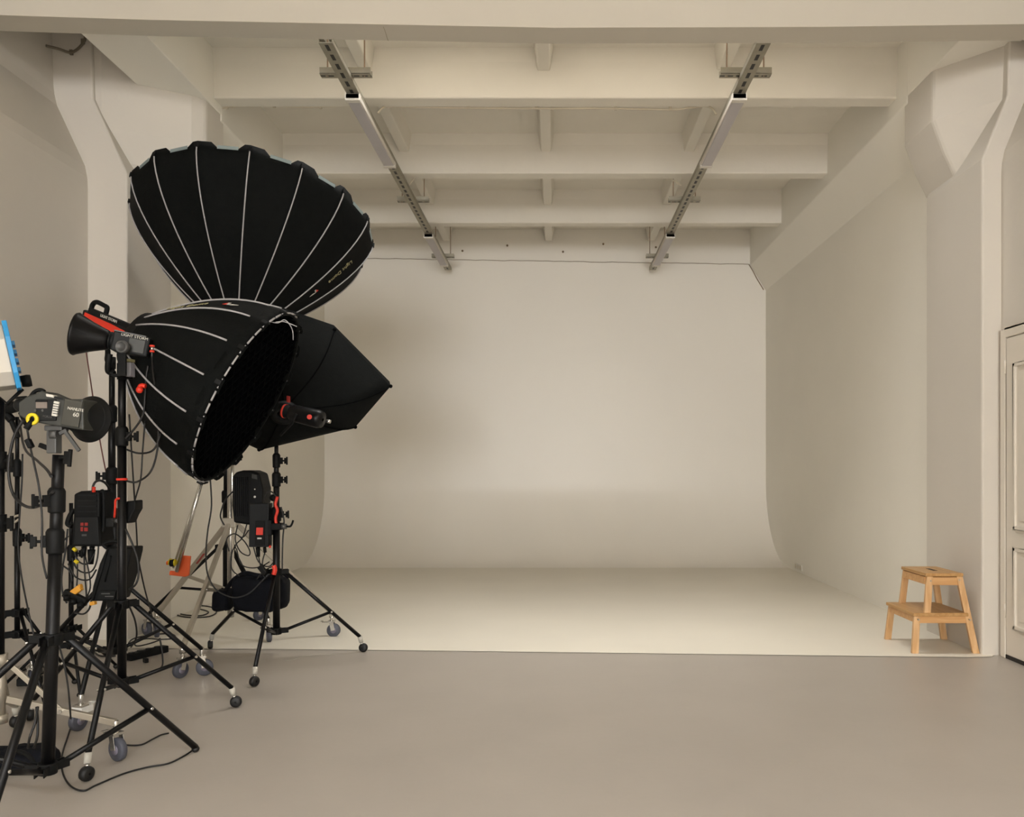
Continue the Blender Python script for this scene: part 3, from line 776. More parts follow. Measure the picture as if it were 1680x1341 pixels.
        sx = -1 if logo_rev else 1
        poly([(-.35 * sx, .0), (-.1 * sx, .42), (-.02 * sx, -.02)], M_RED, 'emblem_red')
        poly([(-.1 * sx, .42), (.12 * sx, .40), (.05 * sx, .0), (-.02 * sx, -.02)], M_PRINT, 'emblem_stroke')
        poly([(0.0, -.03), (.35 * sx, .10), (.85 * sx, .02), (.35 * sx, -.07)], M_PRINT, 'emblem_stroke')
        s2 = s_ + (logo[3])
        p2, ta2, tb2, nn2 = fr(s2)
        lettering('Light Dome', 'lettering', M_GOLDP, logo[4], p2, ta2 * sx, nn2.cross(ta2 * sx), shell, t)
    return t, A

a_ = Vector((0.02086121, 0.31510323, 0.9488281)); u_ = a_.cross(UP).normalized(); w_ = a_.cross(u_)
domeA, apA = dome('parabolic_softbox', 'large black parabolic softbox opening upward, topmost of the group', (-1.99581, 5.45, 2.80695), a_, u_, w_, .7696, .8130, 3.89108, 1.5328, .0908, 'parabolic softboxes', 1.0, .0042, logo=(520, 476, .062, .2, .046), logo_rev=True)
a_ = Vector((0.88338959, 0.06043156, -0.46472666)); u_ = a_.cross(UP).normalized(); w_ = a_.cross(u_)
domeC, apC = dome('parabolic_softbox', 'black parabolic softbox with white-dashed rim and grid, facing down to the right', (-1.47673989, 3.95, 1.50661038), a_, u_, w_, .4645, .5703, 5.04072, 1.8768, .15, 'parabolic softboxes', .86, .0045, grid=True, logo=(368, 506, .066, -.30, .046))

MB().tube(smooth_path([P(443, 528, 3.72), P(456, 530, 3.72), P(466, 525, 3.72), P(474, 531, 3.72), P(480, 543, 3.74), P(481, 558, 3.76)]), .0022, 6).build('tie_cord', M_PIPE, parent=domeC, root=domeC)
MB().tube(smooth_path([P(452, 529, 3.72), P(466, 528, 3.72), P(487, 536, 3.72)]), .0022, 6).build('tie_cord', M_PIPE, parent=domeC, root=domeC)

# ---------------------------------------------------------------- eight-sided softbox
def octa():
    ap = P(466, 676, 4.76)
    t = thing('octagonal_softbox', 'black eight-sided softbox seen from behind, pointed corner to the right', 'softbox', ap)
    px = [(455, 509), (549, 541), (641, 634), (583, 701), (425, 738), (340, 700), (318, 620), (372, 535)]
    ds = [4.92, 5.04, 5.14, 5.12, 5.00, 4.92, 4.86, 4.86]
    V = [P(p[0], p[1], d) for p, d in zip(px, ds)]
    c = sum(V, Vector()) / 8; nn = (c - ap).normalized()
    sh = MB(); li = MB(); T = 10; U = 6
    def rib(k, s_):
        v = V[k % 8]; p = ap + (v - ap) * s_; r = (v - ap); r = r - nn * r.dot(nn)
        b = ap + (v - ap).normalized() * .06
        p = b + (v - b) * s_
        return p + r.normalized() * (.045 * math.sin(PI * s_)) - nn * (.05 * math.sin(PI * s_))
    for k in range(8):
        vs = []; vi = []
        for i in range(T + 1):
            for j in range(U + 1):
                uu = j / U; p = rib(k, i / T) * (1 - uu) + rib(k + 1, i / T) * uu
                vs.append(p); vi.append(p + nn * .008)
        fs = [(i * (U + 1) + j, i * (U + 1) + j + 1, (i + 1) * (U + 1) + j + 1, (i + 1) * (U + 1) + j) for i in range(T) for j in range(U)]
        sh.add(vs, fs, True); li.add(vi, fs, True)
        MB().tube([rib(k, .05 + .95 * i / 8) + nn * .012 for i in range(9)], .004, 6).build('rod', M_GREY, parent=t, root=t)
        MB().tube([rib(k, i / 10) - nn * .002 for i in range(11)], .004, 6).build('seam_piping', M_FAB2, parent=t, root=t)
        MB().sphere(V[k], .012, 10, 6).build('corner_pocket', M_FAB2, parent=t, root=t)
    o = sh.build('fabric_shell', M_FAB, parent=t, root=t)
    li.build('silver_lining', M_SILV, parent=t, root=t)
    n_ = 8
    e = MB(); e.add([v for v in V] + [v + nn * .05 for v in V], [(i, (i + 1) % 8, 8 + (i + 1) % 8, 8 + i) for i in range(8)])
    e.build('rim_band', M_FAB, parent=t, root=t)
    d = MB(); d.add([c + nn * .02] + [v + nn * .02 for v in V], [(0, i + 1, (i + 1) % 8 + 1) for i in range(8)]); d.build('diffuser', M_LAMPW, parent=t, root=t)
    # mounting ring
    MB().lathe(ap - nn * .03, nn, [(0, .04), (0, .075), (.03, .082), (.03, .04), (0, .04)], n=28).build('mount_ring', M_BLKM, parent=t, root=t)
    return t, ap, nn
octbox, apO, nO = octa()

# its lamp head, lying to the right of the mount
def head_small():
    a = P(468, 675, 4.62); b = P(541, 692, 4.57)
    d, s_, up_ = fr_axes(b - a)
    t = thing('studio_lamp', 'black cylindrical lamp head with a red button, in front of the eight-sided softbox', 'studio lamp', a)
    MB().lathe(a - d * .012, d, [(0, .01), (0, .038), (.022, .039), (.022, .036), (.05, .036), (.05, .01)], n=24).build('front_ring', M_BLKM, parent=t, root=t)
    MB().lathe(a - d * .006, d, [(0, .040), (.010, .041), (.010, .034)], n=24).build('red_ring', M_RED, parent=t, root=t)
    MB().lathe(a + d * .035, d, [(0, .01), (0, .040), (.02, .048), (.17, .052), (.195, .046), (.2, .01)], n=24).build('body', M_BLK, parent=t, root=t, )
    MB().cyl(a + d * .17 - s_ * 0 + Vector((0, -.045, 0)), a + d * .17 + Vector((0, -.058, 0)), .0135, n=18).build('button', M_RED, parent=t, root=t)
    MB().cyl(b - d * .02, b + d * .004, .010, n=12).build('rear_knob', M_CHR, parent=t, root=t)
    MB().obox(a + UP * .072 + d * .02, d, s_, UP, .006, .010, .018).build('lock_lever', M_DRED, parent=t, root=t)
    y = MB(); base = a1(1.335)
    y.tube([a + d * .09 - Vector((0, .052, 0)), a + d * .06 + Vector((0, -.055, -.06)), base + UP * .02 + Vector((.02, -.02, 0)), base + UP * .0], .008, 8)
    y.cyl(base + UP * .0, base + UP * .05, .017, n=12)
    y.build('yoke', M_BLKM, parent=t, root=t)
head_small()

# ---------------------------------------------------------------- the lamps
def head_reflector():
    """black lamp, wide reflector pointing left"""
    m0 = P(124, 548, 3.54); nk = P(176, 558, 3.575); b0 = P(188, 560.5, 3.585); b1 = P(247, 572.5, 3.62)
    d, s_, up_ = fr_axes(b1 - m0)
    t = thing('studio_lamp', 'black lamp with a wide cone reflector pointing left, top of the tall front stand', 'studio lamp', a3(1.64))
    rf = MB(); Lr = (nk - m0).length
    rf.lathe(m0, d, [(0, .084), (-.004, .091), (.004, .094), (.010, .089), (Lr * .5, .066), (Lr * .85, .050), (Lr, .044), (Lr + .012, .036), (Lr + .012, .02)], n=40)
    rf.lathe(m0, d, [(0, .084), (Lr * .5, .062), (Lr, .036), (Lr + .01, .01)], n=40)
    o = rf.build('reflector', M_BLK, parent=t, root=t)
    MB().lathe(nk + d * .004, d, [(0, .02), (0, .036), (.012, .040), (.012, .036), (.03, .036), (.03, .042), (.045, .042), (.045, .02)], n=30).build('mount_ring', M_PLAS, parent=t, root=t)
    c = (b0 + b1) / 2; Lb = (b1 - b0).length / 2
    body = MB().obox(c, d, s_, up_, Lb, .045, .043).build('body', M_PLAS, parent=t, root=t, bevel=.006)
    MB().obox(c - d * .01 + up_ * .0445, d, s_, up_, Lb * .88, .040, .003).build('top_vent', M_GREY, parent=t, root=t, bevel=.001)
    front = -s_ if (-s_).y < 0 else s_
    MB().obox(c + front * .0455 + d * .025 - up_ * .004, d, front, up_, Lb * .45, .002, .030).build('side_panel', M_OLIV, parent=t, root=t, bevel=.002)
    lettering('LIGHT STORM', 'lettering', M_PRINT, .017, c + front * .0465 + up_ * .033 + d * .012, d, up_, body, t)
    kc = P(199.5, 569, 3.515)
    MB().lathe(kc + Vector((0, .03, 0)), (0, -1, 0), [(0, .005), (0, .024), (.02, .028), (.036, .027), (.038, .020), (.034, .018), (.034, .001)], n=28).build('tilt_knob', M_GREY, parent=t, root=t)
    y = MB(); y.obox(P(200.5, 594, 3.535), Vector((1, 0, 0)), Vector((0, 1, 0)), UP, .0175, .006, .062)
    y.obox(P(200.5, 618, 3.59), Vector((1, 0, 0)), Vector((0, 1, 0)), UP, .0175, .058, .006)
    y.build('yoke', M_BLKM, parent=t, root=t, bevel=.002)
    MB().cyl(a3(1.56), a3(1.63), .020, n=16).build('spigot', M_BLKM, parent=t, root=t)
    MB().obox(P(212, 607, 3.60), Vector((1, 0, 0)), Vector((0, 1, 0)), UP, .0155, .02, .031).build('pale_label', mat('pale_label', '8f8e93', .6), parent=t, root=t, bevel=.002)
    MB().obox(P(212, 592, 3.60), Vector((1, 0, 0)), Vector((0, 1, 0)), UP, .0155, .02, .006).build('amber_label', M_GOLDP, parent=t, root=t)
    q = P(249.5, 571.5, 3.55)
    MB().cyl(q - UP * .018, q - UP * .010, .010, n=14).build('connector', M_RED, parent=t, root=t)
    MB().cyl(q - UP * .010, q + UP * .006, .006, n=14).build('connector_barrel', M_CHR, parent=t, root=t)
    MB().cyl(q + UP * .006, q + UP * .013, .011, n=14).build('connector', M_RED, parent=t, root=t)
    # drop handle under the body
    hnd = MB().tube(smooth_path([P(180, 581, 3.57), P(178, 592, 3.57), P(177, 606, 3.58), P(180, 611, 3.59), P(188, 613, 3.59)]), .013, 8)
    hnd.build('drop_handle', M_BLKM, parent=t, root=t)
head_reflector()

def head_red():
    """red and black lamp of the lower softbox"""
    p0 = P(149, 515, 4.20); p1 = P(226, 547, 4.06)
    d, s_, up_ = fr_axes(p1 - p0)
    t = thing('studio_lamp', 'black lamp body with a bright red side stripe and top handle, behind the reflector lamp', 'studio lamp', a4(1.72))
    c = (p0 + p1) / 2; Lb = (p1 - p0).length / 2
    front = s_ if s_.y < 0 else -s_
    MB().obox(c - up_ * .022, d, s_, up_, Lb, .048, .038).build('body', M_PLAS, parent=t, root=t, bevel=.008)
    st = MB()
    for (x0, x1, z0, z1, z2, z3) in ((-.86, .25, -.040, .006, -.046, .002), (.25, .95, -.046, .002, -.050, -.006)):
        vs = [c + front * .049 + d * (Lb * x0) + up_ * z0, c + front * .049 + d * (Lb * x1) + up_ * z2, c + front * .049 + d * (Lb * x1) + up_ * z3, c + front * .049 + d * (Lb * x0) + up_ * z1]
        st.add(vs + [v + front * .003 for v in vs], [(0, 1, 2, 3), (4, 5, 6, 7), (0, 1, 5, 4), (1, 2, 6, 5), (2, 3, 7, 6), (3, 0, 4, 7)])
    st.build('red_stripe', M_RED, parent=t, root=t)
    tb = MB().obox(c + up_ * .022 + d * .02 + front * .03, d, s_, up_, Lb * .9, .018, .012).build('top_band', M_BLKM, parent=t, root=t, bevel=.003)
    lettering('LIGHT STORM', 'lettering', M_PRINT, .020, c + up_ * .022 + front * .0495 + d * .02, d, up_, tb, t)
    h = MB(); h.tube(smooth_path([p0 + up_ * .02 - d * .004, p0 + up_ * .048 - d * .002, p0 + up_ * .068 + d * .022, p0 + up_ * .066 + d * .085, p0 + up_ * .060 + d * .108, p0 + up_ * .018 + d * .108], 5), .012, 8)
    h.build('handle', M_BLKM, parent=t, root=t)
    MB().sphere(P(214, 545, 4.08), .030, 14, 8).build('red_end', M_RED, parent=t, root=t)
    MB().cyl(p1 - d * .01, apC + Vector((.0, 0, 0)), .05, .06, n=24).build('mount_neck', M_BLKM, parent=t, root=t)
    y = MB(); y.tube(smooth_path([c - up_ * .05 - d * .03 + front * .055, P(176, 572, 4.14), P(176, 592, 4.18), P(183, 598, 4.2)]), .013, 8)
    y.build('yoke', M_BLKM, parent=t, root=t)
    MB().cyl(a4(1.68), a4(1.74), .019, n=14).build('spigot', M_BLKM, parent=t, root=t)
head_red()

def head_olive():
    """grey-olive lamp on the front stand"""
    D = 2.78
    p0 = P(52, 676, D); p1 = P(134, 690, D)
    d, s_, up_ = fr_axes(p1 - p0)
    t = thing('studio_lamp', 'grey-olive lamp with a small display and yellow cable ring, on the thick front stand', 'studio lamp', a6(1.215))
    front = s_ if s_.y < 0 else -s_
    def Q(px, py, dy=0): return P(px, py, D + dy)
    outl = [(30, 660), (44, 650), (60, 645), (68, 641), (98, 654), (110, 655), (136, 655), (137, 706), (110, 702), (76, 697), (46, 690), (30, 682)]
    vs = [P(x, y, D - .045) for x, y in outl] + [P(x, y, D - .045) + Vector((0, .09, 0)) for x, y in outl]; n_ = len(outl)
    MB().add(vs, [tuple(range(n_)), tuple(range(n_, 2 * n_))] + [(i, (i + 1) % n_, n_ + (i + 1) % n_, n_ + i) for i in range(n_)]).build('body', M_OLIV, parent=t, root=t, bevel=.005)
    fd = D - .047
    X = Vector((1, 0, 0)); Yv = Vector((0, 1, 0))
    MB().obox(P(76, 673, fd), X, Yv, UP, .034, .004, .036).build('control_panel', M_PLAS, parent=t, root=t, bevel=.003)
    MB().obox(P(68.5, 665, fd - .004), X, Yv, UP, .0185, .002, .0105).build('display', M_SCR, parent=t, root=t)
    MB().obox(P(68.5, 658.5, fd - .004), X, Yv, UP, .0195, .004, .003).build('display_hood', M_BLKM, parent=t, root=t)
    for x in (60, 72): MB().cyl(P(x, 674, fd), P(x, 674, fd) - Yv * .008, .004, n=10).build('button', M_GREY, parent=t, root=t)
    b = MB().obox(P(91.5, 671, fd - .003), d, Yv, up_, .009, .004, .025).build('heat_vent', M_PRINT, parent=t, root=t, bevel=.002)
    for k in range(5): MB().obox(P(91.5, 663 + k * 4, fd - .0075), d, Yv, up_, .010, .001, .0012).build('vent_slat', M_PLAS, parent=b, root=t)
    MB().obox(P(85, 650, fd + .01), d, Yv, (up_ + d * -.35).normalized(), .013, .012, .005).build('pale_latch', M_PRINT, parent=t, root=t, bevel=.002)
    MB().obox(P(118, 678, fd - .001), d, Yv, up_, .030, .003, .044).build('side_plate', mat('olive_plate', '33322a', .55), parent=t, root=t, bevel=.002)
    bd = MB().obox(P(112, 656, fd + .02), d, Yv, up_, .05, .02, .003).build('top_rail', M_PLAS, parent=t, root=t)
    lettering('NANLITE', 'lettering', M_PRINT, .0135, P(124, 672, fd - .006), d, up_, bd, t)
    lettering('60', 'lettering', M_PRINT, .020, P(124.5, 681, fd - .006), d, up_, bd, t)
    lettering('FORZA', 'lettering', M_GREY, .010, P(78, 684, fd - .006), d, up_, bd, t)
    # reflector opening away to the right, seen from behind
    ax = Vector((.16, .98, -.10)).normalized()
    rm = P(148, 688, D + .06)
    rfl = MB(); Lr = .075
    rfl.lathe(rm - ax * Lr, ax, [(0, .02), (0, .048), (.012, .052), (Lr * .8, .068), (Lr, .080), (Lr + .003, .082), (Lr, .077), (.01, .04)], n=40)
    rfl.build('reflector', M_BLKM, parent=t, root=t)
    # handle at the rear
    MB().tube(smooth_path([Q(50, 652), Q(57, 643), Q(66, 640), Q(73, 643)]), .007, 8).build('handle', M_BLKM, parent=t, root=t)
    MB().sphere(P(35, 665, D), .024, 12, 8).build('rear_knob', M_BLKM, parent=t, root=t)
    # yellow power connector
    MB().lathe(P(55, 688, D - .050), (0, -1, 0), [(0, .010), (0, .020), (.010, .020), (.010, .010), (0, .010)], n=20).build('connector_ring', M_YEL, parent=t, root=t)
    MB().cyl(P(55, 688, D - .05), P(43, 704, D - .065), .008, .010, n=12).build('connector_plug', M_BLKM, parent=t, root=t)
    # grey cradle and lever
    b = MB(); b.obox(P(89, 725, D), X, Yv, UP, .0165, .018, .040); b.obox(P(93, 703, D), X, Yv, UP, .030, .022, .009)
    b.build('cradle', M_GREY, parent=t, root=t, bevel=.003)
    MB().cyl(P(83, 713, D - .02), P(95, 713, D - .02), .014, n=16).build('tilt_barrel', M_GREY, parent=t, root=t)
    l = MB(); l.bar(P(106, 707, D - .02), P(130, 740, D - .03), .012, .010, up=(0, 1, 0)); l.bar(P(98, 712, D - .02), P(110, 706, D - .02), .012, .012, up=(0, 1, 0))
    l.build('tilt_lever', M_GREY, parent=t, root=t, bevel=.002)
    MB().obox(P(72, 733, D), (X + UP * -.4).normalized(), Yv, (UP + X * .4).normalized(), .016, .006, .008).build('latch', M_BLKM, parent=t, root=t, bevel=.002)
    knob(P(98, 750, D), (1, -.2, -.1), t, t)
head_olive()

def head_blue():
    D = 3.25; X = Vector((1, 0, 0)); Yv = Vector((0, 1, 0))
    t = thing('studio_lamp', 'pale metal lamp with a bright blue end plate, cut by the photo\'s left edge', 'studio lamp', (-2.21, D, 1.46))
    ax = Vector((.83, .53, .19)).normalized(); upv = (UP - ax * UP.dot(ax)).normalized(); dv = ax.cross(upv)
    c1 = P(20, 588, D)
    shp = [(-.105, .135), (.105, .135), (.13, .07), (.13, -.07), (.105, -.128), (-.105, -.128), (-.13, -.07), (-.13, .07)]
    def slab(a, b, k, nm, m, bev=.004):
        vs = [c1 + ax * a + dv * (x * k) + upv * (z * k) for x, z in shp] + [c1 + ax * b + dv * (x * k) + upv * (z * k) for x, z in shp]
        return MB().add(vs, [tuple(range(8)), tuple(range(8, 16))] + [(i, (i + 1) % 8, 8 + (i + 1) % 8, 8 + i) for i in range(8)]).build(nm, m, parent=t, root=t, bevel=bev)
    slab(-.30, -.008, .90, 'shell', M_WHTF)
    slab(-.008, .009, 1.0, 'end_plate', M_BLU, .002)
    slab(-.33, -.30, 1.0, 'end_plate', M_BLU)
    for z in (-.075, -.012, .03, .085):
        MB().obox(c1 - ax * .155 + upv * z - dv * 0 + Vector((0, -.119, 0)), ax, upv, dv, .14, .005 if z != .03 else .004, .006).build('shell_rib', M_WHTF if z > 0.05 or z < -.05 else M_GREY, parent=t, root=t, bevel=.002)
    MB().obox(c1 - ax * .155 + upv * .055 + Vector((0, -.119, 0)), ax, upv, dv, .14, .020, .005).build('bright_panel', mat('bright_shell', 'f0efec', .3), parent=t, root=t, bevel=.002)
    for k in range(5):
        MB().obox(c1 + ax * .014 + upv * (.06 - .035 * k) - dv * .05, ax, upv, dv, .006, .008, .05).build('cooling_fin', M_BLU, parent=t, root=t)
    k = c1 + ax * .012 - upv * .095
    MB().lathe(k, ax, [(0, .001), (0, .022), (.022, .025), (.035, .023), (.036, .001)], n=20).build('tilt_knob', M_BLKM, parent=t, root=t)
    MB().tube([k - upv * .03 + ax * .0, c1 - ax * .05 - upv * .175, Vector((-2.21, D, 1.45)), Vector((-2.21, D, 1.40))], .007, 8).build('yoke', M_BLKM, parent=t, root=t)
head_blue()

# clamps and small grip pieces at the left edge, on the thin stand
g = thing('grip_head', 'black grip head with arms on top of the thin stand at the left edge', 'clamp', (-2.635, 4.0, 1.42))
D = 3.96
for nm, a, b, r in (('clamp_body', (8, 672), (38, 664), .028), ('clamp_jaw', (0, 668), (20, 690), .020), ('arm', (14, 680), (30, 718), .012), ('arm', (36, 676), (46, 696), .018), ('clamp_plate', (20, 655), (44, 653), .010)):
    MB().cyl(P(a[0], a[1], D), P(b[0], b[1], D), r, n=12).build(nm, M_BLKM, parent=g, root=g, bevel=.002)
MB().cyl(P(22, 658, D - .02), P(28, 657, D - .05), .007, n=10).build('chrome_pin', M_CHR, parent=g, root=g)
knob(P(44, 672, D), (1, -.4, .2), g, g)
g = thing('spring_clamp', 'pale wire clip clamped low on the thin stand at the left edge', 'clamp', P(20, 858, 3.98))
MB().bar(P(3, 846, 3.98), P(3, 875, 3.98), .010, .012).build('jaw', M_CAPG, parent=g, root=g, bevel=.002)
for k in range(5): MB().cyl(P(3, 848 + k * 6, 3.98), P(8, 848 + k * 6, 3.98), .004, n=8).build('tooth', M_CAPG, parent=g, root=g)
MB().tube(smooth_path([P(4, 853, 3.98), P(14, 856, 3.97), P(24, 848, 3.97), P(31, 846, 3.97)]), .006, 8).build('handle_wire', M_SILVER, parent=g, root=g)
MB().tube(smooth_path([P(4, 858, 3.98), P(14, 853, 3.97), P(22, 858, 3.97), P(31, 852, 3.97)]), .006, 8).build('handle_wire', M_SILVER, parent=g, root=g)

# ---------------------------------------------------------------- hanging power units
def quad_box(mb, px, D0, D1):
    vs = [P(x, y, D0) for x, y in px] + [P(x, y, D0) + Vector((0, D1 - D0, 0)) for x, y in px]; n_ = len(px)
    return mb.add(vs, [tuple(range(n_)), tuple(range(n_, 2 * n_))] + [(i, (i + 1) % n_, n_ + (i + 1) % n_, n_ + i) for i in range(n_)])

def ballast_left():
    D = 4.06
    t = thing('power_unit', 'black power unit with a red square print hanging left of the tall stands', 'power unit', P(142, 900, D))
    quad_box(MB(), [(121, 811), (132, 806), (158, 805), (163, 809), (163, 868), (166, 897), (117, 897), (118, 868), (120, 850)], D, D + .14).build('case', M_BLKM, parent=t, root=t, bevel=.008)
    quad_box(MB(), [(124, 848), (160, 848), (162, 894), (121, 894)], D - .012, D + .0).build('front_panel', M_PLAS, parent=t, root=t, bevel=.003)
    for (x0, y0, x1, y1) in ((132, 858, 137, 863), (139, 858, 144, 863), (132, 865, 136, 872), (138, 866, 144, 872)):
        quad_box(MB(), [(x0, y0), (x1, y0), (x1, y1), (x0, y1)], D - .015, D - .011).build('red_print', M_DRED, parent=t, root=t)
    quad_box(MB(), [(134, 877), (142, 877), (142, 880), (134, 880)], D - .015, D - .011).build('pale_print', M_GREY, parent=t, root=t)
    for k in range(4): quad_box(MB(), [(127, 812 + k * 9), (158, 812 + k * 9), (158, 814 + k * 9), (127, 814 + k * 9)], D - .006, D + .001).build('fin', M_PLAS, parent=t, root=t)
    for px, r in (([(163, 812), (166, 807), (170, 812), (170, 865), (166, 871), (163, 868)], .010), ([(121, 836), (114, 848), (111, 860), (118, 864)], .012)):
        MB().tube(smooth_path([P(x, y, D + .03) for x, y in px]), r, 8).build('handle', M_BLKM, parent=t, root=t)
    MB().tube(smooth_path([P(152, 808, D), P(153, 797, D), P(158, 790, D), P(166, 789, D), P(174, 794, D + .05), P(179, 802, 4.17)]), .006, 8).build('hanging_loop', M_CAB, parent=t, root=t)
    MB().tube([P(154, 808, D - .01), P(154, 799, D - .01)], .0085, 8).build('red_tab', M_RED, parent=t, root=t)
    MB().tube([P(166, 810, D + .04), P(176, 811, 4.14)], .005, 8).build('red_strap', M_RED, parent=t, root=t)
    for x, y0, y1 in ((138, 897, 914), (151, 897, 908)): MB().cyl(P(x, y0, D + .04), P(x, y1, D + .04), .013, .008, n=12).build('plug', M_BLKM, parent=t, root=t)
    MB().cyl(P(150, 902, D + .03), P(149, 926, D + .03), .018, .012, n=12).build('plug', M_BLKM, parent=t, root=t)
    for (x, y) in ((122, 902), (125, 922)): MB().cyl(P(x - 2, y - 2, D), P(x + 3, y + 2, D), .009, n=10).build('yellow_plug', M_YEL, parent=t, root=t)
ballast_left()

t = thing('clamp_block', 'grey clamp block joining the two tall poles beside the hanging power unit', 'clamp', P(180, 857, 3.95))
MB().obox(P(178, 857, 4.12), Vector((1, 0, 0)), Vector((0, 1, 0)), UP, .040, .03, .022).build('clamp_body', M_PLAS, parent=t, root=t, bevel=.003)
MB().cyl(P(188, 855, 4.07), P(193, 855, 4.02), .010, n=10).build('bolt', M_GREY, parent=t, root=t)
knob(P(193, 858, 4.1), (1, -.5, 0), t, t)

# red strap round the reflector stand with its small black pouch
t = thing('accessory_pouch', 'small black pouch on a red strap behind the reflector lamp stand', 'pouch', P(212, 840, 3.62))
quad_box(MB(), [(206, 823), (222, 821), (222, 836), (216, 846), (211, 858), (206, 860)], 3.62, 3.69).build('pouch', M_BLKM, parent=t, root=t, bevel=.006)
MB().lathe(a3(1.115), UP, [(0, .0195), (0, .023), (.010, .023), (.010, .0195), (0, .0195)], n=20).build('strap_ring', M_RED, parent=t, root=t)
MB().tube(smooth_path([P(196, 818, 3.58), P(190, 821, 3.59), P(189, 835, 3.60), P(188, 849, 3.62)]), .005, 8).build('strap', M_RED, parent=t, root=t)

def black_case():
    D = 3.68
    t = thing('power_unit', 'tall black case leaning between the legs of the two tall stands', 'power unit', P(180, 985, D))
    quad_box(MB(), [(175, 899), (216, 899), (215, 908), (205, 950), (193, 986), (148, 987), (152, 962), (163, 925)], D + .03, D + .14).build('case', M_BLKM, parent=t, root=t, bevel=.006)
    for a, b in (((177, 901), (153, 985)), ((182, 912), (172, 955))):
        MB().cyl(P(a[0], a[1], D + .028), P(b[0], b[1], D + .028), .004, n=8).build('edge_rail', M_BLKM, parent=t, root=t)
    pn = quad_box(MB(), [(163, 970), (190, 970), (187, 984), (160, 984)], D + .018, D + .032).build('label_plate', M_BLKM, parent=t, root=t, bevel=.001)
    for x0, x1, y in ((166, 180, 974.5), (172, 186, 979)): quad_box(MB(), [(x0, y - .8), (x1, y - .8), (x1, y + .8), (x0, y + .8)], D + .0165, D + .019).build('pale_print', M_GREY, parent=pn, root=t)
    MB().tube(smooth_path([P(176, 900, D + .05), P(170, 893, D + .05), P(186, 888, D + .05), P(198, 892, D + .05), P(206, 898, D + .05)]), .009, 8).build('handle', M_BLKM, parent=t, root=t)
black_case()

def ballast_right():
    D = 5.00
    t = thing('power_unit', 'rounded black power unit hanging between the silver pole and the right-hand stand', 'power unit', P(405, 860, D))
    quad_box(MB(), [(381, 782), (386, 775), (398, 772), (412, 772), (425, 777), (428, 790), (431, 802), (430, 826), (410, 862), (383, 858), (380, 830)], D, D + .16).build('case', M_BLKM, parent=t, root=t, bevel=.012)
    for k in range(7): MB().obox(P(386 + k * 3.4, 815, D - .001), Vector((1, 0, 0)), Vector((0, 1, 0)), UP, .0018, .005, .12).build('fin', M_BLKM, parent=t, root=t)
    quad_box(MB(), [(413, 778), (422, 780), (422, 787), (413, 785)], D - .004, D + .002).build('badge', M_OLIV, parent=t, root=t)
    for y, r in ((803, .004), (815.5, .007)): MB().cyl(P(418, y, D), P(418, y, D - .01), r, n=12).build('button', M_PRINT, parent=t, root=t)
ballast_right()

def controller():
    D = 4.90
    t = thing('power_unit', 'flat grey control box with a red square, clipped in front of the right-hand stand', 'power unit', P(425, 898, D))
    quad_box(MB(), [(409, 827), (441, 826), (440, 898), (408, 898)], D, D + .07).build('case', M_PLAS, parent=t, root=t, bevel=.004)
    quad_box(MB(), [(419, 855), (434, 855), (434, 895), (418, 895)], D - .008, D).build('front_panel', M_BLKM, parent=t, root=t, bevel=.002)
    quad_box(MB(), [(420.5, 866), (431.5, 866), (431, 878), (420, 878)], D - .012, D - .007).build('red_print', M_RED, parent=t, root=t)
    quad_box(MB(), [(422, 882.5), (429, 882.5), (429, 885), (422, 885)], D - .012, D - .007).build('pale_print', M_PRINT, parent=t, root=t)
    MB().cyl(P(423, 898, D + .03), P(424, 914, D + .03), .014, .010, n=12).build('plug', M_BLKM, parent=t, root=t)
    MB().cyl(P(434, 898, D + .03), P(435, 907, D + .03), .010, n=12).build('plug', M_BLKM, parent=t, root=t)
    MB().cyl(P(443, 896, D + .02), P(443, 898, D), .007, n=10).build('red_plug', M_RED, parent=t, root=t)
    MB().obox(P(444, 866, D + .02), Vector((1, 0, 0)), Vector((0, 1, 0)), UP, .012, .02, .045).build('bracket', M_BLKM, parent=t, root=t, bevel=.002)
controller()
t = thing('super_clamp', 'red-handled clamp gripping the pole of the right-hand stand', 'clamp', a1(.82))
D = 4.90
MB().tube(smooth_path([P(455, 815, D), P(452, 828, D), P(455, 838, D), P(452, 852, D), P(456, 868, D)]), .009, 8).build('red_handle', M_RED, parent=t, root=t)
MB().obox(P(455, 864, D + .01), Vector((1, 0, 0)), Vector((0, 1, 0)), UP, .030, .03, .020).build('clamp_body', M_BLKM, parent=t, root=t, bevel=.004)
MB().cyl(P(460, 864, D), P(470, 864, D), .016, n=14).build('barrel', M_GREY, parent=t, root=t)
MB().tube(smooth_path([P(470, 864, D), P(476, 864, D), P(479, 860, D), P(481, 854, D)]), .006, 8).build('lever', M_BLKM, parent=t, root=t)
MB().cyl(P(448, 817, D + .03), P(453, 817, D), .022, n=14).build('pivot', M_BLKM, parent=t, root=t)
MB().tube(smooth_path([P(449, 928, 4.87), P(451, 935, 4.87), P(449, 943, 4.87)]), .014, 8).build('red_latch', M_RED, parent=t, root=t)

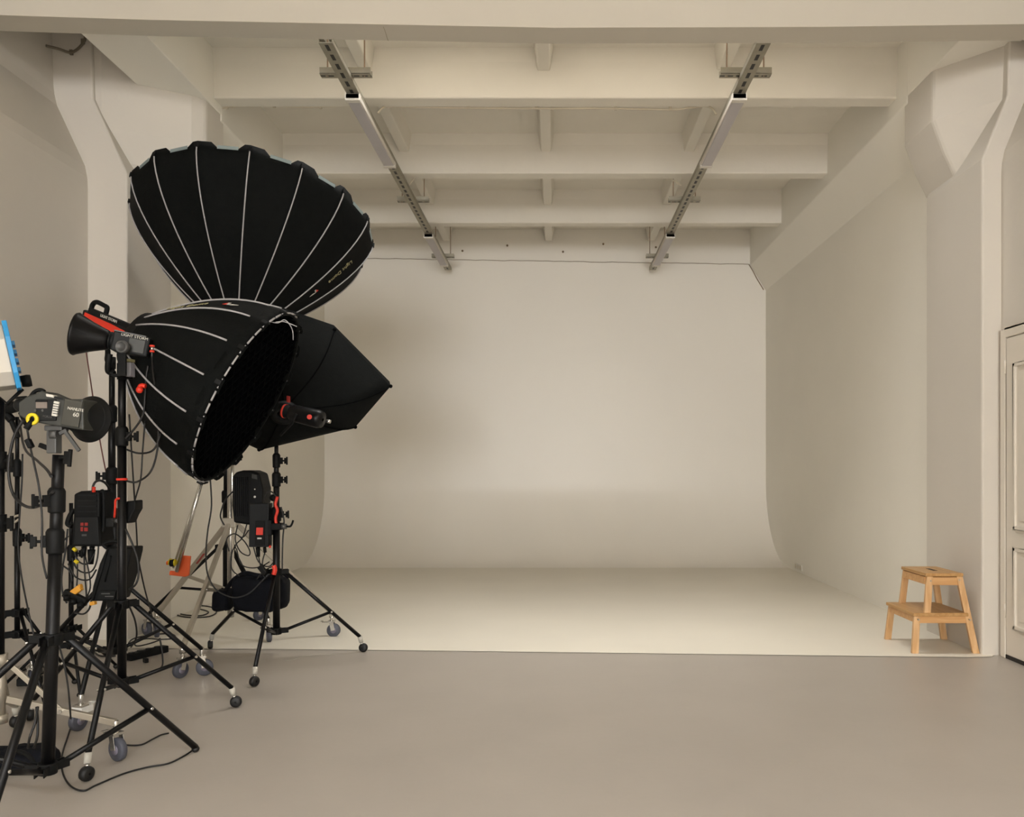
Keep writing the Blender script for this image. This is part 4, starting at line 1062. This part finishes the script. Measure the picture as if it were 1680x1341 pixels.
# ---------------------------------------------------------------- sandbags, orange pole
def blob(mb, c, r, seed, sq=(1, 1, 1), p=2.6, N=28, M=18):
    rnd = random.Random(seed); ph = [rnd.uniform(0, 6.28) for _ in range(9)]
    vs = []; fs = []; c = Vector(c)
    def sg(v): return math.copysign(abs(v) ** (2 / p), v)
    for j in range(M + 1):
        th = -PI / 2 + PI * j / M
        for i in range(N):
            a = 2 * PI * i / N
            f = 1 + .035 * math.sin(3 * a + ph[0] + 2 * th) + .03 * math.sin(5 * a + ph[1]) * math.cos(th * 3 + ph[2]) + .02 * math.sin(9 * a + ph[3] + 4 * th)
            vs.append(c + Vector((sq[0] * sg(math.cos(th)) * sg(math.cos(a)), sq[1] * sg(math.cos(th)) * sg(math.sin(a)), sq[2] * sg(math.sin(th)))) * (r * f))
    for j in range(M):
        for i in range(N):
            k = (i + 1) % N; fs.append((j * N + i, j * N + k, (j + 1) * N + k, (j + 1) * N + i))
    return mb.add(vs, fs, True)
t = thing('sandbag', 'dark navy sandbag slung over the right-hand stand\'s legs', 'sandbag', P(430, 1002, 4.98))
blob(MB(), P(428, 973, 5.09), .1, 3, (1.62, .85, 1.10), 5.0).build('bag_lobe', M_FABB, parent=t, root=t)
blob(MB(), P(367, 984, 5.12), .1, 5, (.50, .8, .66), 4.5).build('bag_lobe', M_FABB, parent=t, root=t)
MB().tube(smooth_path([P(372, 966, 5.08), P(385, 950, 5.05), P(402, 941, 5.03), P(420, 944, 5.02), P(440, 946, 5.02), P(462, 940, 5.02), P(474, 948, 5.02)]), .014, 8).build('carry_strap', M_FABB, parent=t, root=t)
t = thing('sandbag', 'flat dark sandbag lying at the foot of the nearest thick stand', 'sandbag', G(40, 1290))
blob(MB(), G(44, 1262) + UP * .045, .1, 8, (1.05, .8, .42), 3.0).build('bag_lobe', M_FABB, parent=t, root=t)
blob(MB(), G(-12, 1268) + UP * .045, .1, 9, (.8, .9, .42), 3.0).build('bag_lobe', M_FABB, parent=t, root=t)
MB().tube(smooth_path([G(20, 1275) + UP * .095, G(34, 1280) + UP * .105, G(50, 1285) + UP * .095, G(60, 1290) + UP * .06]), .008, 8).build('carry_strap', M_BLKM, parent=t, root=t)
t = thing('cable_plug', 'red double socket on a black cable at the foot of the nearest thick stand', 'socket', G(48, 1235))
p = G(48, 1236) + UP * .012
MB().obox(p + Vector((-.018, 0, .0)), Vector((1, .2, 0)).normalized(), Vector((-.2, 1, 0)).normalized(), UP, .024, .020, .012).build('socket_body', M_RED, parent=t, root=t, bevel=.004)
MB().obox(p + Vector((.026, .008, .0)), Vector((1, .2, 0)).normalized(), Vector((-.2, 1, 0)).normalized(), UP, .018, .018, .012).build('socket_body', M_RED, parent=t, root=t, bevel=.004)

t = thing('boom_arm', 'slanting silver boom arm with an orange paddle and yellow grip at its lower end', 'boom arm', P(284, 938, 5.2))
MB().cyl(P(334, 778, 5.05), P(290, 938, 5.2), .0125, n=16).build('tube', M_CHR, parent=t, root=t)
MB().cyl(P(322, 815, 5.12), P(284, 932, 5.19), .007, n=12).build('inner_tube', M_SILVER, parent=t, root=t)
quad_box(MB(), [(299, 912), (312, 913), (309, 945), (303, 947), (277, 944), (278, 937), (288, 938)], 5.22, 5.24).build('paddle', M_ORG, parent=t, root=t, bevel=.004)
MB().cyl(P(278, 922, 5.17), P(288, 924, 5.17), .022, n=12).build('grip', M_YEL, parent=t, root=t)
MB().cyl(P(280, 924, 5.165), P(286, 924, 5.165), .0235, n=12).build('grip_band', M_BLKM, parent=t, root=t)
MB().cyl(P(274, 924, 5.17), P(279, 924, 5.17), .013, n=12).build('grip_end', M_ORG, parent=t, root=t)
t = thing('orange_strap', 'short orange-red strip tied to the rear leg of the silver stand', 'strap', P(328, 915, 5.15))
MB().bar(P(335, 909, 5.24), P(323, 925, 5.24), .022, .006).build('strip', M_DRED, parent=t, root=t, bevel=.001)

# ---------------------------------------------------------------- cables
def cab(label, pts, D=None, r=.0045, m=M_CAB, name='cable'):
    out = []
    for p in pts:
        if len(p) == 3: out.append(P(*p))
        elif D is None: out.append(G(*p) + UP * (r + .001))
        else: out.append(P(p[0], p[1], D))
    return cable(name, label, out, r, m, k=5)
cab('thick black cable sagging in a loop between the left edge and the nearest thick stand', [(38, 690, 3.0), (22, 720, 3.0), (14, 770, 3.0), (22, 812, 3.0), (45, 832, 2.95), (68, 828, 2.85), (86, 808, 2.76)], r=.0055)
cab('thin black cable hanging from the olive lamp down the thick stand', [(45, 706, 2.70), (50, 735, 2.72), (58, 770, 2.74), (64, 800, 2.75), (69, 850, 2.75), (69, 910, 2.75), (77, 950, 2.76)], r=.0035)
b_ = thing('inline_switch', 'small black inline box on the cable under the olive lamp', 'switch', P(48, 727, 2.70))
MB().bar(P(45, 721, 2.70), P(52, 735, 2.70), .020, .016).build('switch_body', M_BLKM, parent=b_, root=b_, bevel=.003)
cab('black cable arching from the olive lamp to the thick pole', [(32, 690, 3.9), (40, 735, 3.6), (60, 755, 3.2), (76, 770, 2.9), (84, 782, 2.76)], r=.005)
cab('thin cable following the thin left stand to the floor', [(37, 745, 3.95), (36, 790, 3.95), (32, 850, 3.96), (30, 900, 3.97), (36, 950, 3.95), (48, 1010, 3.9), (58, 1052, 3.9)], r=.004)
cab('black cable looping below the softbox lamp, upper loop', [(208, 738, 3.6), (227, 744, 3.6), (248, 741, 3.65), (259, 726, 3.65), (265, 695, 3.65), (258, 655, 3.6), (252, 615, 3.55), (250, 590, 3.50), (249, 578, 3.49)])
cab('black cable looping below the softbox lamp, lower loop', [(206, 789, 3.6), (224, 791, 3.6), (246, 776, 3.65), (257, 745, 3.65), (260, 705, 3.65), (256, 665, 3.62), (250, 640, 3.6)])
cab('black cable hanging beside the reflector stand pole, near the red lever', [(206, 720, 3.58), (222, 702, 3.6), (235, 680, 3.62), (238, 650, 3.62), (240, 620, 3.6), (243, 600, 3.6)])
cab('long thin cable running from the reflector lamp to the floor by the power strip', [(212, 680, 3.62), (217, 760, 3.65), (221, 822, 3.72), (224, 870, 3.75), (227, 915, 3.8), (237, 965, 3.9), (248, 1005, 4.1), (253, 1030, 4.4)], r=.0035)
cab('thin cable hanging free right of the reflector stand', [(238, 690, 3.64), (234, 740, 3.64), (231, 785, 3.64), (224, 812, 3.66), (219, 828, 3.66)], r=.0035)
cab('cable bowing out beside the tall black case', [(206, 868, 3.57), (218, 895, 3.57), (226, 920, 3.57), (227, 945, 3.57), (222, 960, 3.57), (212, 967, 3.58)])
cab('thin red-brown cord running down behind the reflector lamp', [(141, 575, 4.3), (147, 615, 4.3), (153, 655, 4.3), (160, 700, 4.3), (167, 740, 4.28), (174, 775, 4.25), (178, 792, 4.22)], r=.0032, m=M_BRCAB)
cab('long black cable hanging from the dome and looping over the sandbag', [(344, 775, 4.82), (347, 829, 4.82), (341, 870, 4.82), (338, 905, 4.82), (340, 940, 4.82), (352, 965, 4.82), (370, 977, 4.82), (388, 981, 4.83), (410, 973, 4.85), (430, 953, 4.87)])
cab('short cable bowing left of the silver pole', [(384, 805, 5.0), (370, 820, 5.02), (363, 838, 5.02), (362, 850, 5.03), (368, 862, 5.03)])
cab('cable arching from the control box to the red clamp', [(434, 826, 4.9), (435, 815, 4.88), (440, 807, 4.88), (447, 808, 4.88), (453, 815, 4.88)])
cab('cable running down the right side of the right-hand stand pole', [(461, 832, 4.93), (466, 855, 4.93), (464, 885, 4.93), (463, 920, 4.93), (463, 935, 4.93)])
for i, (lab, pts) in enumerate((
    ('tangled cable under the rounded power unit, leftmost strand', [(390, 862), (386, 885), (394, 905), (407, 912), (410, 905), (402, 890), (390, 878)]),
    ('tangled cable under the rounded power unit, crossing to the sandbag', [(405, 860), (398, 882), (386, 895), (379, 915), (381, 935), (393, 946)]),
    ('tangled cable under the control box, sweeping right', [(416, 898), (424, 922), (440, 930), (450, 920), (452, 905)]),
    ('tangled cable under the control box, straight strand', [(424, 912), (427, 928), (431, 942), (436, 950)]),
    ('tangled cable from the control box plug down to the black adapter', [(435, 906), (431, 920), (430, 938)]),
    ('tangled cable bridging the silver pole and the adapter', [(388, 900), (395, 925), (410, 932), (428, 930), (442, 922)]),
    ('tangled cable rising from the adapter to the red latch', [(420, 952), (432, 938), (446, 930), (452, 925)]),
    ('tangled cable wound beside the silver pole', [(376, 905), (372, 885), (384, 876), (398, 882), (408, 870)]))):
    cab(lab, pts, D=4.93 + .012 * (i % 4), r=.0038)
t = thing('power_adapter', 'small black adapter hanging in the cable tangle above the navy sandbag', 'adapter', P(431, 935, 4.9))
MB().bar(P(426, 929, 4.9), P(436, 942, 4.9), .035, .03).build('adapter_body', M_BLKM, parent=t, root=t, bevel=.005)

for i, (lab, pts, r) in enumerate((
    ('cable loop below the left power unit, widest loop', [(112, 880), (100, 893), (95, 908), (100, 925), (115, 938), (118, 955)], .0042),
    ('cable hanging at the left of the power unit down to the tangle', [(111, 868), (108, 900), (103, 930), (101, 955), (104, 978), (110, 990)], .0045),
    ('shallow cable loop under the left power unit, upper', [(122, 905), (128, 920), (138, 926), (148, 922), (155, 908)], .0040),
    ('shallow cable loop under the left power unit, middle', [(118, 915), (125, 932), (138, 940), (152, 936), (160, 915), (162, 880)], .0040),
    ('shallow cable loop under the left power unit, lowest', [(112, 925), (122, 945), (135, 952), (148, 950), (158, 935)], .0040),
    ('cable hanging straight from the middle plug of the left power unit', [(138, 912), (139, 940), (141, 965), (142, 985)], .0038),
    ('cable drifting right below the left power unit', [(140, 914), (146, 940), (148, 965), (140, 985)], .0036),
    ('cable hanging to the orange plug', [(127, 925), (127, 945), (126, 962)], .0035),
    ('cable looping under the tangle beside the tall case', [(150, 985), (146, 1000), (136, 1008), (122, 1005)], .0045))):
    cab(lab, pts, D=4.04 + .012 * (i % 4), r=r)
t = thing('cable_plug', 'amber plug hanging below the left power unit', 'plug', P(128, 970, 4.0))
MB().obox(P(126, 969, 4.0), Vector((.8, 0, .6)), Vector((0, 1, 0)), Vector((-.6, 0, .8)), .026, .014, .015).build('plug_body', M_AMB, parent=t, root=t, bevel=.004)
MB().cyl(P(130, 963, 4.0), P(134, 962, 4.0), .012, n=10).build('plug_pin', M_AMB, parent=t, root=t)
t = thing('cable_plug', 'amber plug below the tall black case', 'plug', P(153, 990, 3.9))
MB().obox(P(153, 990, 3.9), Vector((.9, 0, .2)).normalized(), Vector((0, 1, 0)), Vector((-.2, 0, .9)).normalized(), .012, .012, .009).build('plug_body', M_AMB, parent=t, root=t, bevel=.003)
t = thing('power_strip', 'black multi-socket bundle hung in the cable tangle below the left power unit', 'power strip', P(125, 982, 4.0))
MB().bar(P(106, 972, 4.0), P(142, 990, 4.0), .035, .04).build('strip_body', M_BLKM, parent=t, root=t, bevel=.006)
for x, y in ((110, 978), (120, 984), (132, 990)): MB().cyl(P(x, y, 3.98), P(x, y + 7, 3.97), .016, n=10).build('plug', M_BLKM, parent=t, root=t)

cab('thin black cable curving over the floor at the front, round the black castor', [(316, 1233), (301, 1243), (276, 1255), (242, 1261), (202, 1272), (157, 1291), (137, 1300), (117, 1293), (105, 1276), (101, 1255), (103, 1236), (112, 1208), (118, 1188)], r=.0035)
cab('thin cable rising beside the nearest thick pole', [(116, 1180, 2.85), (113, 1140, 2.83), (108, 1105, 2.82), (100, 1070, 2.81), (93, 1050, 2.80)], r=.003)
cab('thin cable on the floor between the grey castor and the front leg', [(184, 1217), (196, 1222), (212, 1225), (232, 1224), (250, 1215), (264, 1208), (277, 1205)], r=.0035)
cab('fine pale thread lying on the grey floor right of the stands', [(468, 1085), (480, 1084), (495, 1078), (520, 1075), (550, 1075)], r=.0012, m=M_CAPG, name='thread')
cab('coiled black cable on the cream floor behind the silver stand', [(276, 1005), (290, 998), (310, 996), (335, 996), (352, 1000), (354, 1008), (340, 1014), (312, 1015), (290, 1011), (285, 1004), (300, 1000), (325, 1001), (342, 1006), (330, 1012), (305, 1011), (288, 1007)], r=.006)
cab('loose black cable looped on the floor beyond the power strip', [(205, 1070), (215, 1052), (235, 1046), (265, 1042), (284, 1043), (286, 1049), (265, 1051), (240, 1050), (222, 1056), (225, 1062), (245, 1058), (262, 1052)], r=.005)
cab('black cable dropping to the floor behind the left tripod legs', [(150, 1045), (150, 1062), (160, 1076), (176, 1079), (190, 1078)], r=.005)
cab('black cord beside the right leg of the reflector stand', [(213, 997, 3.6), (222, 1020, 3.65), (224, 1045, 3.7), (215, 1062, 3.75)], r=.004)
cab('black cable hanging below the collar of the low softbox stand', [(262, 1047, 4.2), (266, 1070, 4.2), (267, 1090, 4.15), (262, 1098, 4.1)], r=.0045)
cab('pair of black cables dropping to the red socket, left strand', [(62, 1160, 2.92), (58, 1185, 2.92), (49, 1210, 2.90), (46, 1228, 2.92)], r=.0045)
cab('pair of black cables dropping to the red socket, right strand', [(60, 1160, 2.93), (62, 1185, 2.93), (61, 1210, 2.92), (55, 1228, 2.93)], r=.0045)
cab('coil of black cable on the floor behind the thick stand', [(32, 1105), (48, 1096), (66, 1094), (76, 1100), (66, 1108), (44, 1110), (34, 1104), (50, 1099), (68, 1101), (60, 1110), (40, 1112)], r=.006)

t = thing('power_strip', 'black power strip lying on the floor behind the reflector stand', 'power strip', G(240, 1085))
MB().bar(G(210, 1085) + UP * .022, G(272, 1070) + UP * .022, .055, .042, up=(0, 0, 1)).build('strip_body', M_BLKM, parent=t, root=t, bevel=.005)
for k in range(4):
    q = G(216 + 14 * k, 1083.5 - 3.4 * k) + UP * .044
    MB().cyl(q, q + UP * .004, .019, n=14).build('outlet', M_PLAS, parent=t, root=t)
MB().bar(G(236, 1088) + UP * .014, G(242, 1087) + UP * .014, .04, .026, up=(0, 0, 1)).build('plug', M_BLKM, parent=t, root=t, bevel=.003)
t = thing('power_strip', 'black power strip on the floor behind the thick stand at the left', 'power strip', G(48, 1124))
MB().bar(G(28, 1126) + UP * .022, G(70, 1122) + UP * .022, .05, .04, up=(0, 0, 1)).build('strip_body', M_BLKM, parent=t, root=t, bevel=.005)
for k in range(3):
    q = G(36 + 12 * k, 1125 - k) + UP * .042
    MB().cyl(q, q + UP * .004, .018, n=14).build('outlet', M_PLAS, parent=t, root=t)
t = thing('red_lever', 'small red locking lever seen against the lower softbox', 'lever', P(234, 637, 3.62))
MB().tube(smooth_path([P(227, 641, 3.60), P(231, 633, 3.60), P(239, 634, 3.60)]), .010, 8).build('lever', M_RED, parent=t, root=t)
MB().sphere(P(229, 640, 3.59), .015, 12, 7).build('lever_knob', M_RED, parent=t, root=t)
